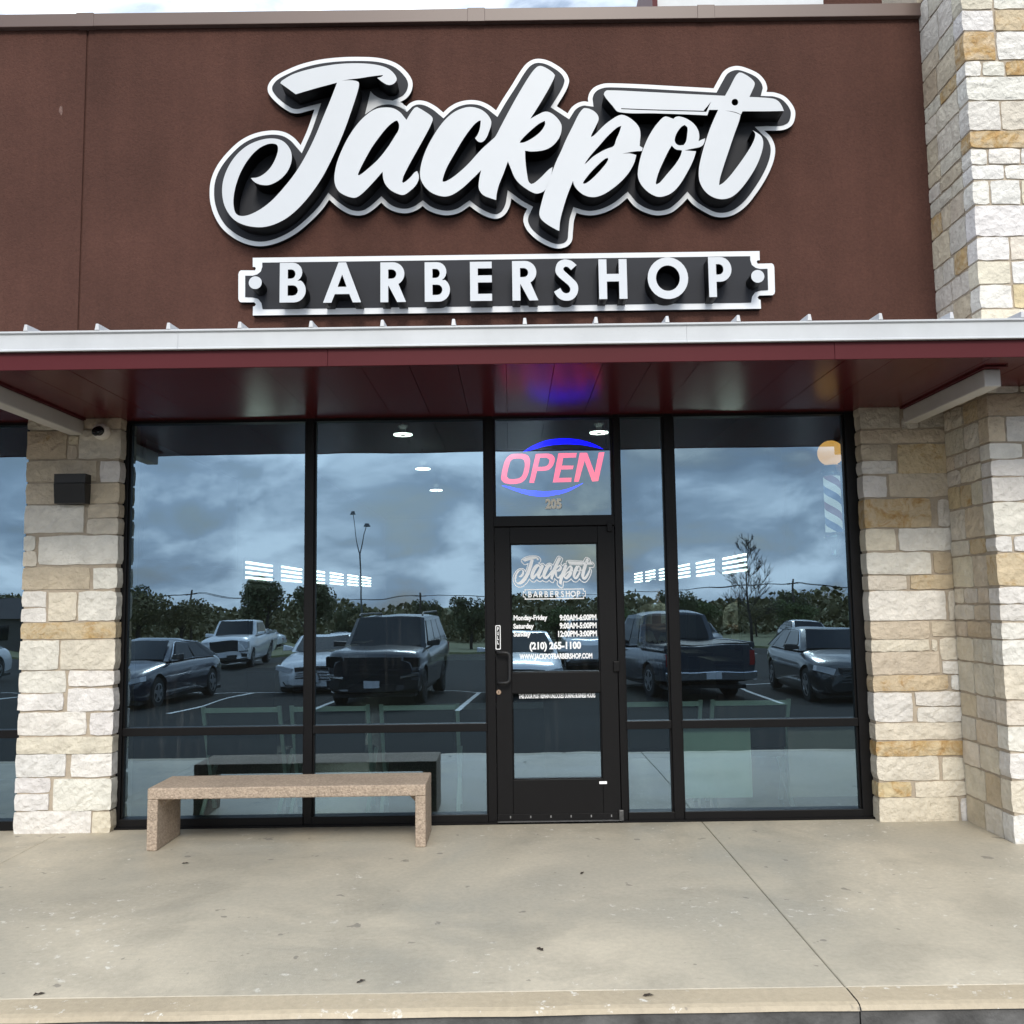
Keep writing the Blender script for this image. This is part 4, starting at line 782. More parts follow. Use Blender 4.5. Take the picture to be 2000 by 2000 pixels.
# bench
bn = thing('concrete_bench', 'pinkish exposed-aggregate concrete bench in front of the left window', 'bench')
BX0, BX1, BY0, BY1, BZ = -2.350, -0.566, -.656, -.225, .392
m = MB(); m.box(BX0, BX1, BY0, BY1, BZ - .072, BZ); m.obj('seat', M['aggregate'], bn, bevel=.008)
for x0_, x1_ in ((BX0 + .001, BX0 + .068), (BX1 - .068, BX1 - .001)):
    s = -1 if x0_ > -1 else 1; z0_ = BZ - .0725
    m = MB(); m.box(x0_, x1_, BY0 + .001, BY1 - .001, 0.0005, z0_); m.obj('leg', M['aggregate'], bn, bevel=.006)
    xi = x1_ if s > 0 else x0_
    m = MB(); m.add([(xi, BY0 + .09, z0_), (xi, BY1 - .09, z0_), (xi, BY1 - .09, z0_ - .06), (xi, BY0 + .09, z0_ - .06), (xi + s*.06, BY0 + .09, z0_), (xi + s*.06, BY1 - .09, z0_)], [(0,3,4),(1,5,2),(3,2,5,4),(0,4,5,1)]); fixn(m.obj('gusset', M['aggregate'], bn))

# ================================================================== INTERIOR
RX0, RX1, RYB, RZ = -3.05, 2.66, 16.0, 3.62
def struct(name, m, mat): return tag(m.obj(name, mat), kind='structure')
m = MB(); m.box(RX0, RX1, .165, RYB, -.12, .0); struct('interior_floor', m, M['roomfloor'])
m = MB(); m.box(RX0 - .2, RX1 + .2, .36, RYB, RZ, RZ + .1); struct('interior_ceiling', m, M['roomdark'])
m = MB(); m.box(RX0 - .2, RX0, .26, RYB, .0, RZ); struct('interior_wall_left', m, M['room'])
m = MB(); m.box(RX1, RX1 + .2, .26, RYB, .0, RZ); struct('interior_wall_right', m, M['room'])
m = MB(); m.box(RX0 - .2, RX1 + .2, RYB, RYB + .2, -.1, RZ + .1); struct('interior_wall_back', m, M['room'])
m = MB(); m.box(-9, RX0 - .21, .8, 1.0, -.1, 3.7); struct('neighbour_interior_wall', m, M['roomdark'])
m = MB(); m.box(-9, RX0 - .21, .165, .79, -.12, 0.0); struct('neighbour_floor', m, M['roomfloor'])
# ceiling discs
for i, (x, y) in enumerate(((-1.133, 3.06), (-1.162, 5.63), (-1.176, 8.03), (.965, 3.10))):
    t = thing('ceiling_lamp', ['round white disc lamp nearest the glass in the left half of the shop', 'round white disc lamp second back from the glass, left of the door', 'round white disc lamp farthest back in the shop, left of the door', 'round white disc lamp behind the glass over the OPEN sign'][i], 'lamp', (x, y, 3.35), group='ceiling lamps')
    m = MB(); m.lathe([(.035, 0), (.10, .0), (.10, -.012), (.035, -.012)], n=24); m.obj('disc', M['lamp'], t)
    m = MB(); m.lathe([(.03, -.016), (.03, .05), (.06, .09)], n=16); m.obj('hub', M['black'], t); m = MB(); m.tube([(0, 0, .08), (0, 0, RZ - 3.35)], .008, 8); m.obj('stem', M['black'], t)
# bar lights along both side walls
bars = None
for side, X, s in (('left', RX0, 1), ('right', RX1, -1)):
    for k in range(6):
        y0 = 3.90 + 1.66 * k + (0 if s > 0 else -.25); L_ = 1.12
        ordn = ['nearest', 'second', 'third', 'fourth', 'fifth', 'farthest'][k]
        t = thing('bar_light', f'stack of four white light bars on the {side} shop wall, {ordn} from the window', 'light', (X + s*.03, y0, 1.86), group='wall bar lights')
        zz = .012 * k
        for q in range(4): m = MB(); m.box(-.012, .012, 0, L_, zz + q*.058, zz + q*.058 + .021); m.obj('bar', M['lamp'], t)
        m = MB(); m.box(-.012 - s*.018, .012 - s*.026, -.02, L_ + .02, zz - .03, zz + .24); m.obj('plate', M['black'], t)
# barber stations: mirror, shelf and drawer on the walls under the lights
for side, X, s in (('left', RX0, 1), ('right', RX1, -1)):
    for k in range(5):
        y0 = 4.0 + 1.66*k
        t = thing('barber_station', f'dim barber station on the {side} wall, number {["one","two","three","four","five"][k]} from the glass', 'station', (X, y0, 0), group='barber stations')
        m = MB(); m.box(s*.012, s*.03, .12, .95, .95, 1.72); fixn(m.obj('mirror', M['mirror'], t)); m = MB(); m.box(s*.001, s*.011, .08, .99, .91, 1.76); fixn(m.obj('mirror_frame', M['black'], t))
        m = MB(); m.box(s*.001, s*.34, .05, 1.02, .80, .84); fixn(m.obj('shelf', M['timber'], t)); m = MB(); m.box(s*.001, s*.32, .07, 1.0, .30, .795); fixn(m.obj('cabinet', M['black'], t))
# waiting chairs with their backs to the window
def chair(x, y, label):
    t = thing('waiting_chair', label, 'chair', (x, y, 0), group='waiting chairs by the window')
    for s in (-1, 1):
        m = MB(); xx = s*.285
        m.hexa([(xx-.014,.34,0),(xx+.014,.34,0),(xx+.014,.37,0),(xx-.014,.37,0),(xx-.014,.02,.80),(xx+.014,.02,.80),(xx+.014,.05,.80),(xx-.014,.05,.80)]); fixn(m.obj('leg', M['chairmetal'], t))
        m = MB(); m.hexa([(xx-.014,.02,0),(xx+.014,.02,0),(xx+.014,.05,0),(xx-.014,.05,0),(xx-.014,.46,.42),(xx+.014,.46,.42),(xx+.014,.49,.42),(xx-.014,.49,.42)]); fixn(m.obj('leg', M['chairmetal'], t))
    m = MB(); m.box(-.27,.27,.03,.05,.755,.79); m.box(-.27,.27,.03,.05,.60,.625); m.obj('back_rail', M['chairmetal'], t)
    m = MB(); m.box(-.26,.26,.052,.10,.44,.75); m.obj('back_pad', M['pad'], t, bevel=.012); m = MB(); m.box(-.27,.27,.12,.56,.36,.43); m.obj('seat', M['pad'], t, bevel=.015)
for x, lb in ((-2.03, 'waiting chair behind the left end of the bench, back to the glass'), (-1.37, 'waiting chair behind the window mullion and bench, back to the glass'), (-.70, 'waiting chair behind the right end of the bench, back to the glass'), (1.12, 'waiting chair just right of the door behind the narrow pane'), (1.78, 'waiting chair behind the wide pane nearest the stone pier')): chair(x, .27, lb)
# board on the left wall close to the glass
def onX(x, y, X):
    d = RM @ Vector(((x - 1000)/F, -(y - 1000)/F, -1.0)); return CAM + d * ((X - CAM.x)/d.x)
a, b = onX(465, 938, RX0 + .03), onX(424, 1108, RX0 + .03)
wbd = thing('display_board', 'large faint board on the left shop wall seen in the upper left pane', 'board'); m = MB(); m.box(RX0 + .004, RX0 + .028, .9, a.y, b.z, a.z); m.obj('panel', plain('board_blue', (.20, .24, .32), .7), wbd); m = MB(); m.box(RX0 + .001, RX0 + .0035, .87, a.y + .03, b.z - .03, a.z + .03); m.obj('backing', M['black'], wbd)
# posters, barber pole, counter
for (x0_, y0_, x1_, y1_), mt, lb in (((1332,1418,1470,1557), 'paper', 'pale greenish paper sheet taped inside the low right pane'), ((1537,1418,1677,1555), 'paperpink', 'pinkish paper sheet taped inside the low right pane by the pier')):
    a, b = P(x0_, y0_, .012), P(x1_, y1_, .012); m = MB(); m.box(a.x, min(b.x, 2.45), .010, .0125, b.z, a.z - .01); tag(m.obj('poster', M[mt]), lb, 'poster')
a, b = P(1526, 880, .45), P(1640, 1165, .45); m = MB(); m.box(a.x, 2.62, .448, .452, b.z, a.z); tag(m.obj('poster', M['timber']), 'tall dark poster back hanging inside the right pane behind the barber pole', 'poster')
bp = thing('barber_pole', 'glass barber pole with striped cylinder and amber globe inside the right window', 'barber pole', (P(1622, 885, .22).x, .22, 0))
zg = P(1622, 885, .22).z; zb2 = P(1640, 1040, .22).z
m = MB(); R_ = .096; m.lathe([(max(.004, R_*math.cos(t)), R_*math.sin(t)) for t in [-1.5 + .2*k for k in range(16)]], (0, 0, zg), n=28); m.obj('globe', M['globe'], bp, smooth=True)
m = MB(); m.lathe([(.03, .02), (.075, 0), (.07, -.03), (.085, -.05), (.085, -.065), (.07, -.08)], (0, 0, zg - .10), n=24); m.obj('top_cap', M['chrome'], bp, smooth=True)
m = MB(); m.lathe([(.062, 0), (.062, (zg - .18) - zb2)], n=28); o = m.obj('striped_cylinder', M['stripe'], bp, smooth=True); o.location = (0, 0, zb2)
m = MB(); m.lathe([(.072, .0), (.085, -.02), (.085, -.05), (.05, -.09), (.03, -.15), (.045, -.17), (.02, -.20)], (0, 0, zb2), n=24); m.obj('bottom_cap', M['chrome'], bp, smooth=True)
m = MB(); m.box(.06, RX1 - bp.location.x, -.02, .02, zb2 - .05, zb2 - .02); m.box(.06, RX1 - bp.location.x, -.02, .02, zg - .18, zg - .15); m.obj('wall_arm', M['chrome'], bp)
ct = thing('reception_counter', 'pale reception counter inside just behind the door', 'counter', (-.25, 2.6, 0))
m = MB(); m.box(-.5, .55, 0, .45, 0, .98); m.obj('body', M['timber'], ct); m = MB(); m.box(-.55, .60, -.06, .5, .982, 1.02); m.obj('top', plain('counter_top', (.55, .56, .48), .3), ct); m = MB(); m.box(-.5, .55, -.03, -.002, .50, .56); m.obj('ledge', plain('counter_ledge', (.45, .47, .42), .3), ct)
# person inside with folded arms
def person(loc, rz):
    t = thing('person', 'person in beige T-shirt with folded arms standing deep inside the shop', 'person', loc, rz)
    vs = [(0,0,.95),(0,0,1.12),(0,.0,1.32),(0,0,1.46),(0,-.01,1.55),(0,-.015,1.66),(0,-.015,1.76),
          (.19,0,1.42),(.25,-.03,1.17),(.05,-.22,1.13),(-.12,-.22,1.16), (-.19,0,1.42),(-.25,-.03,1.17),(-.05,-.19,1.18),(.12,-.20,1.20),
          (.10,0,.90),(.11,.01,.50),(.11,.02,.08),(.12,-.12,.04),(-.10,0,.90),(-.11,.01,.50),(-.11,.02,.08),(-.12,-.12,.04)]
    ed = [(0,1),(1,2),(2,3),(3,4),(4,5),(5,6),(3,7),(7,8),(8,9),(9,10),(3,11),(11,12),(12,13),(13,14),(0,15),(15,16),(16,17),(17,18),(0,19),(19,20),(20,21),(21,22)]
    rd = [(.16,.12),(.15,.11),(.18,.12),(.09,.07),(.055,.055),(.085,.10),(.07,.08),(.075,.07),(.055,.055),(.045,.045),(.035,.03),(.075,.07),(.055,.055),(.045,.045),(.035,.03),(.095,.095),(.065,.065),(.045,.045),(.04,.035),(.095,.095),(.065,.065),(.045,.045),(.04,.035)]
    me = bpy.data.meshes.new('body'); me.from_pydata(vs, ed, []); o = bpy.data.objects.new('body', me); COL.objects.link(o)
    md = o.modifiers.new('skin', 'SKIN'); sv = me.skin_vertices[0].data
    for d, r in zip(sv, rd): d.radius = r
    sv[0].use_root = True
    sb = o.modifiers.new('sub', 'SUBSURF'); sb.levels = 2; sb.render_levels = 2
    dg = bpy.context.evaluated_depsgraph_get(); ev = bpy.data.meshes.new_from_object(o.evaluated_get(dg)); bpy.data.objects.remove(o)
    for n_ in ('skin', 'shirt', 'shorts'): ev.materials.append(M[n_])
    for p in ev.polygons:
        c = p.center; p.use_smooth = True
        p.material_index = 1 if (c.z > .98 and c.z < 1.50 and c.y > -.10) else 2 if .10 < c.z <= .98 else 0
    link('body', ev, t)
    m = MB(); m.lathe([(.01, .11), (.06, .10), (.095, .04), (.10, -.02)], (0, 0, 1.73), n=14); m.obj('hair', M['hair'], t, smooth=True)
person((2.02, 6.4, 0), 0)

# ================================================================== THE LOT BEHIND THE CAMERA (seen in the glass)
def wheel(par, x, y, r, w_, side, rim='rim'):
    t = MB(); prof = [(r*.62, -w_/2), (r*.93, -w_/2), (r, -w_*.36), (r, w_*.36), (r*.93, w_/2), (r*.62, w_/2)]
    vs = []; n = 26
    t.lathe(prof, (0, 0, 0), 'Y', n); ty = t.obj('wheel', M['tyre'], par, smooth=False); ty.location = (x, y, r); ty.rotation_euler = (0, 0, side*math.pi/2)
    m = MB(); f = w_/2 + .004
    m.lathe([(r*.64, f - .05), (r*.64, f), (r*.58, f + .002), (r*.56, f - .03), (.001, f - .03)], (0, 0, 0), 'Y', n)
    for k in range(5):
        a = 2*math.pi*k/5 + .3; c, s_ = math.cos(a), math.sin(a); p = Vector((-s_, 0, c)) * .045
        A = Vector((c*.04, 0, s_*.04)); B = Vector((c*r*.60, 0, s_*r*.60))
        for q, y_ in (((A-p*1.2, A+p*1.2, B+p*.7, B-p*.7), -f - .003),): m.add([(v.x, y_, v.z) for v in q], [(0, 1, 2, 3)])
    m.lathe([(r*.16, f + .006), (.001, f + .008)], (0, 0, 0), 'Y', 12)
    rm = fixn(m.obj('rim', M[rim], ty))
def car(name, label, x, y, heading, paint, L, W, H, kind='sedan', wr=.34, grille='bar', rim='rim', clear=.2, hood=.95, belt=.98, front_chrome=False, emblem=None, roofrails=False, tall=False, rearplate=False, detail=True):
    """local +Y is the nose; heading turns it in the world"""
    t = thing(name, label, 'pickup' if kind == 'pickup' else 'suv' if kind == 'suv' else 'car', (x, y, gz(y)), heading, group='vehicles parked in the lot')
    hl = L/2; hw = W/2; P_ = M[paint]
    # --- lower body: stations from the nose (u=0) to the tail (u=1): (u, top z, width factor at the shoulder, bottom z)
    if kind == 'pickup': st = [(0, hood-.22, .80, clear+.12), (.02, hood-.10, .90, clear+.06), (.06, hood-.02, .97, clear), (.24, hood+.04, 1, clear), (.30, belt, 1, clear), (.60, belt+.02, 1, clear), (.985, belt+.04, 1, clear+.10), (1, belt+.02, .97, clear+.16)]
    elif kind == 'suv': st = [(0, hood-.20, .80, clear+.12), (.02, hood-.07, .90, clear+.06), (.06, hood-.01, .97, clear), (.25, hood+.05, 1, clear), (.31, belt, 1, clear), (.60, belt+.03, 1, clear), (.95, belt+.04, .99, clear+.05), (1, belt-.05, .92, clear+.14)]
    else: st = [(0, hood-.36, .66, clear+.06), (.015, hood-.24, .80, clear), (.05, hood-.15, .92, clear-.02), (.14, hood-.06, .985, clear-.02), (.27, hood+.02, 1, clear-.02), (.33, belt, 1, clear-.02), (.70, belt+.02, 1, clear), (.88, belt+.02, .97, clear+.04), (.98, belt-.06, .88, clear+.10), (1, belt-.22, .80, clear+.16)]
    def stat(u):
        us = [q[0] for q in st]; i = max(0, min(len(us) - 2, sum(1 for q in us[1:] if q <= u))); f = (u - us[i])/(us[i+1] - us[i]); res = []
        for c in (1, 2, 3):
            p0, p1, p2, p3 = st[max(i-1, 0)][c], st[i][c], st[i+1][c], st[min(i+2, len(st)-1)][c]
            m1 = 0 if i == 0 else (p2-p0)/(us[i+1]-us[i-1])*(us[i+1]-us[i]); m2 = 0 if i+2 >= len(st) else (p3-p1)/(us[i+2]-us[i])*(us[i+1]-us[i])
            res.append((2*f**3-3*f**2+1)*p1 + (f**3-2*f**2+f)*m1 + (-2*f**3+3*f**2)*p2 + (f**3-f**2)*m2)
        return res
    rings = []
    for u in (0, .006, .015, .03, .05, .075, .11, .15, .19, .23, .27, .30, .33, .38, .45, .52, .60, .68, .74, .80, .85, .90, .94, .97, .985, 1.0):
        zt_, wf, zb_ = stat(u)
        yy = hl - u*L; w_ = hw*wf; zm = zb_ + (zt_-zb_)*.45
        half = [(0, zb_), (w_*.80, zb_), (w_*.955, zb_+.05), (w_*.985, zm-.08), (w_, zm+.06), (w_*.992, zm+.14), (w_*.965, zt_-.12), (w_*.93, zt_-.06), (w_*.86, zt_-.02), (w_*.72, zt_+.008), (w_*.3, zt_+.03), (0, zt_+.035)]
        ring = [(px_, yy, pz_) for px_, pz_ in half] + [(-px_, yy, pz_) for px_, pz_ in reversed(half[1:-1])]
        rings.append(ring)
    ya, yb_ = hl - L*(.185 if kind != 'pickup' else .165), -hl + L*(.205 if kind != 'pickup' else .215)
    m = MB(); m.loft(rings); o = fixn(m.obj('body', P_, t, smooth=True))
    cut = MB()
    for yy in (ya, yb_): cut.lathe([(wr*1.14, -hw*1.3), (wr*1.14, hw*1.3)], (0, yy, wr + .02), 'X', 28)
    cu_ = fixn(cut.obj('cutter', P_)); bo = o.modifiers.new('arch', 'BOOLEAN'); bo.operation = 'DIFFERENCE'; bo.object = cu_; bo.solver = 'EXACT'; o.parent = None
    dg = bpy.context.evaluated_depsgraph_get(); me2 = bpy.data.meshes.new_from_object(o.evaluated_get(dg)); o.modifiers.clear(); o.data = me2; me2.name = 'body'; o.parent = t; bpy.data.objects.remove(cu_)
    for p in me2.polygons: p.use_smooth = True
    es = o.modifiers.new('split', 'EDGE_SPLIT'); es.split_angle = rad(32)
    # --- cabin
    if kind == 'pickup': cb = (.285, .40, .60, .645)
    elif kind == 'suv': cb = (.285, .395, .93, .985)
    else: cb = (.30, .445, .70, .90)
    yf, yft, yrt, yr = [hl - q*L for q in cb]
    wb_, wt_ = hw*.90, hw*(.70 if kind == 'sedan' else .76); zt_, zr_ = belt + .0, H
    def cabpt(f, s_, rel):      # f along the profile, rel 0 belt 1 roof
        return
    mid = (yft + yrt)/2
    prof = [(yf, zt_, wb_), (yft, zr_-.035, wt_), (mid, zr_, wt_), (yrt, zr_-.05, wt_), (yr, zt_+.02, wb_)]
    m = MB(); vs = []
    for yy, zz, ww in prof: vs += [(-ww, yy, zz - (.02 if zz > belt+.2 else 0)), (-ww*.75, yy, zz+.008), (0, yy, zz + .015), (ww*.75, yy, zz+.008), (ww, yy, zz - (.02 if zz > belt+.2 else 0))]
    fs = []
    for k in range(4):
        for q in range(4): fs.append((k*5+q, k*5+q+1, (k+1)*5+q+1, (k+1)*5+q))
    nb = len(vs)
    vs += [(-wb_, mid, zt_), (wb_, mid, zt_)]
    fs += [(0, 5, nb), (5, 10, nb), (10, 15, nb), (15, 20, nb), (4, nb+1, 9), (9, nb+1, 14), (14, nb+1, 19), (19, nb+1, 24)]
    m.add(vs, fs); o = fixn(m.obj('cabin', P_, t, smooth=True)); es = o.modifiers.new('split', 'EDGE_SPLIT'); es.split_angle = rad(35)
    def lerp(a, b, k): return tuple(a[i] + (b[i]-a[i])*k for i in range(3))
    def glass(name_, c4, push):   # c4 belt-left, belt-right, roof-right, roof-left ; inset panel pushed outwards
        m = MB(); m.add([tuple(Vector(q) + Vector(push)) for q in c4], [(0, 1, 2, 3)]); return m.obj(name_, M['carglass'], t)
    def inset(a, b, c_, d_, l, r_, bt, tp):
        A = lerp(lerp(a, b, l), lerp(d_, c_, l), bt); B = lerp(lerp(a, b, 1-r_), lerp(d_, c_, 1-r_), bt); C_ = lerp(lerp(a, b, 1-r_), lerp(d_, c_, 1-r_), 1-tp); D = lerp(lerp(a, b, l), lerp(d_, c_, l), 1-tp); return A, B, C_, D
    z1 = zr_-.05
    glass('windscreen', inset((-wb_, yf, zt_), (wb_, yf, zt_), (wt_, yft, z1+.02), (-wt_, yft, z1+.02), .06, .06, .03, .06), (0, .03, .03))
    glass('rear_window', inset((wb_, yr, zt_+.02), (-wb_, yr, zt_+.02), (-wt_, yrt, z1), (wt_, yrt, z1), .09, .09, .08, .10), (0, -.03, .03))
    for s_ in (-1, 1):
        px_ = s_*.012
        fb, rb_ = (s_*wb_, yf - .10, zt_+.01), (s_*wb_, yr + .05, zt_+.01); ft, rt_ = (s_*wt_, yft, z1), (s_*wt_, yrt, z1)
        cuts = {'sedan': [(.07, .47), (.50, .84), (.86, .96)], 'pickup': [(.08, .52), (.55, .93)], 'suv': [(.06, .33), (.355, .64), (.665, .95)]}[kind]
        for a, b in cuts:
            A = lerp(lerp(fb, rb_, a), lerp(ft, rt_, a), .04); B = lerp(lerp(fb, rb_, b), lerp(ft, rt_, b), .04); C_ = lerp(lerp(fb, rb_, b), lerp(ft, rt_, b), .88); D = lerp(lerp(fb, rb_, a), lerp(ft, rt_, a), .88)
            glass('side_window', (A, B, C_, D), (px_, 0, .004))
        if detail:
            m = MB(); yy = yf - .22; m.loft([[(s_*(hw*.90), yy-.03, belt+.03), (s_*(hw*.90), yy+.05, belt+.03), (s_*(hw*.90), yy+.04, belt+.12), (s_*(hw*.90), yy-.03, belt+.12)], [(s_*(hw+.17), yy-.02, belt+.02), (s_*(hw+.17), yy+.07, belt+.02), (s_*(hw+.17), yy+.06, belt+.15), (s_*(hw+.17), yy-.02, belt+.16)]]); fixn(m.obj('mirror', P_ if paint == 'p_white' else M['trim'], t, bevel=.02))
            if front_chrome or kind == 'sedan':
                m = MB(); pts = [fb, lerp(fb, ft, .95), lerp(ft, rt_, .5), lerp(rt_, rb_, .1), rb_]
                m.tube([(q[0] + s_*.018, q[1], q[2]) for q in pts], .011, 5); m.obj('window_trim', M['chrome'] if front_chrome else M['trim'], t)
        if roofrails: m = MB(); m.tube([(s_*wt_*.93, yft-.05, zr_+.0), (s_*wt_*.93, yft-.15, zr_+.05), (s_*wt_*.93, yrt+.2, zr_+.05), (s_*wt_*.93, yrt+.05, zr_-.01)], .022, 6); m.obj('roof_rail', M['trim'], t)
    # --- wheels
    for yy in (ya, yb_):
        m = MB(); m.box(-hw*.72, hw*.72, yy - wr*1.2, yy + wr*1.2, clear, clear + wr*1.4); m.obj('wheel_well', M['trim'], t)
        for s_ in (-1, 1): wheel(t, s_*(hw - .145), yy, wr, .23, s_, rim)
    m = MB(); m.box(-hw*.86, hw*.86, -hl*.93, hl*.93, clear-.06, clear+.02); m.obj('underbody', M['trim'], t)
    # --- front end
    if detail:
        fz = hood - (.24 if kind == 'sedan' else .14)
        yn = hl - (.02 if kind != 'sedan' else .0)
        def patch(name_, pts, mt, off=.012):   # polygon on the nose, given as (x, z), set just proud of the nose plane that leans back with x
            m = MB(); m.add([(px_, hl + off - .25*(abs(px_)/hw)**3*(.55 if kind == 'sedan' else .35) , pz_) for px_, pz_ in pts] + [(px_, hl - .35, pz_) for px_, pz_ in pts], [tuple(range(len(pts)))] + [(k, (k+1) % len(pts), len(pts)+(k+1) % len(pts), len(pts)+k) for k in range(len(pts))]); return fixn(m.obj(name_, mt, t))
        if kind == 'sedan':
            g0, g1 = clear+.22, fz - .0
            gp = patch('grille', [(-.50*hw, g1), (.50*hw, g1), (.44*hw, g0), (-.44*hw, g0)], M['trim'])
            for k in range(5): zz = g0 + (g1-g0)*(k+.5)/5; m = MB(); m.box(-.45*hw, .45*hw, hl + .004, hl + .018, zz-.008, zz+.008); m.obj('grille_bar', M['chrome'] if front_chrome else M['rimdark'], gp)
            patch('lower_intake', [(-.80*hw, clear+.16), (.80*hw, clear+.16), (.72*hw, clear+.05), (-.72*hw, clear+.05)], M['trim'], .006)
            for s_ in (-1, 1): patch('headlight', [(s_*.55*hw, fz-.02), (s_*.93*hw, fz+.05), (s_*.95*hw, fz-.05), (s_*.60*hw, fz-.12)], M['lightglass'], .02)
        else:
            g0, g1 = clear+.38, fz + .02
            gp = patch('grille', [(-.58*hw, g1), (.58*hw, g1), (.54*hw, g0), (-.54*hw, g0)], M['trim'], .02)
            for k in range(4): zz = g0 + (g1-g0)*(k+.5)/4; m = MB(); m.box(-.52*hw, .52*hw, hl + .018, hl + .034, zz-.014, zz+.014); m.obj('grille_bar', M['rimdark'], gp)
            patch('bumper', [(-.95*hw, clear+.34), (.95*hw, clear+.34), (.93*hw, clear+.16), (.6*hw, clear+.10), (-.6*hw, clear+.10), (-.93*hw, clear+.16)], P_, .05)
            patch('lower_intake', [(-.50*hw, clear+.24), (.50*hw, clear+.24), (.46*hw, clear+.08), (-.46*hw, clear+.08)], M['trim'], .056)
            for s_ in (-1, 1):
                patch('headlight', [(s_*.62*hw, g1), (s_*.95*hw, g1-.02), (s_*.95*hw, g1-.22), (s_*.66*hw, g1-.26)], M['lightglass'] if paint == 'p_white' else M['carglass'], .02)
                patch('fog_lamp', [(s_*.66*hw, clear+.32), (s_*.90*hw, clear+.32), (s_*.88*hw, clear+.17), (s_*.68*hw, clear+.17)], M['trim'], .056)
                patch('lamp_trim', [(s_*.58*hw, clear+.40), (s_*.93*hw, clear+.45), (s_*.93*hw, clear+.41), (s_*.60*hw, clear+.36)], M['chrome'], .06)
        m = MB(); m.box(-.16, .16, hl + .055, hl + .065, clear + .17, clear + .32); m.obj('number_plate', M['plate'], t)
        if emblem == 'star':
            m = MB(); zc_ = (g0+g1)/2 + .02; R_ = .115
            m.tube([(R_*math.cos(k*.2618), hl + .03, zc_ + R_*math.sin(k*.2618)) for k in range(25)], .011, 6)
            for k in range(3): a = math.pi/2 + k*2.0944; m.tube([(0, hl+.03, zc_), (R_*math.cos(a), hl+.03, zc_+R_*math.sin(a))], [.020, .006], 6)
            m.obj('star_emblem', M['chrome'], t)
        if emblem == 'oval': m = MB(); m.tube([(.13*math.cos(k*.2618), hl + .03, (g0+g1)/2 + .055*math.sin(k*.2618)) for k in range(25)], .012, 6); m.obj('oval_emblem', M['chrome'], t)
    # --- rear end
    for s_ in (-1, 1): m = MB(); tw = (.60, .80) if kind == 'sedan' else (.78, .95); m.box(hw*tw[0] if s_ > 0 else -hw*tw[1], hw*tw[1] if s_ > 0 else -hw*tw[0], -hl - .008, -hl + .12, belt - (.36 if kind == 'sedan' else .34), belt - (.22 if kind == 'sedan' else .06)); m.obj('tail_lamp', M['tail'], t)
    if kind == 'pickup':
        m = MB(); m.box(-hw*.86, hw*.86, -hl + .06, yr - .05, belt + .0, belt + .075); m.obj('bed_cover', M['trim'], t)
        for s_ in (-1, 1): m = MB(); m.box(s_*hw*.98 if s_ < 0 else hw*.87, s_*hw*.87 if s_ < 0 else hw*.98, -hl + .05, yr - .02, belt + .0, belt + .09); m.obj('bed_rail', P_, t)
        m = MB(); m.box(-hw*.84, hw*.84, -hl - .015, -hl + .05, clear + .38, belt + .05); m.obj('tailgate', P_, t, bevel=.012); m = MB(); m.box(-hw*.96, hw*.96, -hl - .14, -hl + .05, clear + .14, clear + .33); m.obj('rear_bumper', M['chrome'] if rearplate else M['trim'], t, bevel=.02)
    m = MB(); yy = -hl - (.155 if kind == 'pickup' else .03); m.box(-.16, .16, yy, yy + .02, clear + .17 if kind == 'pickup' else clear + .40, clear + .31 if kind == 'pickup' else clear + .54); m.obj('number_plate', M['plate'], t)
    return t
UP = 0.0                                            # nose towards the shop
car('dark_sedan', 'dark navy sedan mirrored in the far left pane, nose to the shop', -8.35, -15.0, UP + .06, 'p_navy', 4.85, 1.84, 1.42, 'sedan', front_chrome=True)
car('white_sedan', 'white sedan with wide chrome grille mirrored behind the window mullion', -5.10, -19.3, UP - .03, 'p_white', 5.1, 1.87, 1.45, 'sedan', emblem='oval', front_chrome=True)
car('black_suv', 'large black SUV mirrored in the pane left of the door', -2.80, -15.4, UP + .05, 'p_black', 5.35, 2.03, 1.93, 'suv', wr=.40, clear=.30, hood=1.22, belt=1.22, roofrails=True, rim='rimdark')
car('white_sedan', 'white car mirrored in the glass of the door', .25, -16.6, UP, 'p_white', 4.7, 1.84, 1.47, 'sedan')
car('dark_pickup', 'dark slate pickup backed in, tailgate mirrored right of the door', 3.75, -15.9, math.pi - .16, 'p_slate', 5.7, 1.98, 1.86, 'pickup', wr=.39, clear=.32, hood=1.12, belt=1.12, rearplate=True)
car('graphite_sedan', 'graphite sedan with a round star emblem mirrored in the right pane', 7.05, -14.3, UP + .05, 'p_grey', 4.8, 1.86, 1.44, 'sedan', emblem='star', front_chrome=True)
car('white_pickup', 'white crew-cab pickup mirrored beyond the dark sedan', -11.8, -34.0, UP - .07, 'p_white', 5.8, 2.06, 1.92, 'pickup', wr=.41, clear=.34, hood=1.22, belt=1.20)
car('white_suv', 'white SUV mirrored far back beside the pickup cab', 2.9, -30.0, UP, 'p_white', 4.8, 1.95, 1.75, 'suv', wr=.37, clear=.25, hood=1.05, belt=1.08, detail=False)
car('silver_sedan', 'pale sedan mirrored behind the graphite sedan at the right', 13.4, -36.0, UP + .05, 'p_silver', 4.8, 1.85, 1.45, 'sedan')
car('blue_sedan', 'slate blue sedan mirrored behind the pickup tailgate', 8.6, -37.0, UP, 'p_slate', 4.7, 1.84, 1.45, 'sedan', detail=False)
car('white_hatchback', 'small white car far off, side on, mirrored beside the white pickup', -20.5, -68.0, math.pi/2, 'p_white', 4.5, 1.8, 1.5, 'sedan', detail=False)
car('white_coupe', 'second small white car far off, side on, mirrored over the white sedan', -14.6, -70.0, math.pi/2, 'p_white', 4.6, 1.8, 1.42, 'sedan', detail=False)
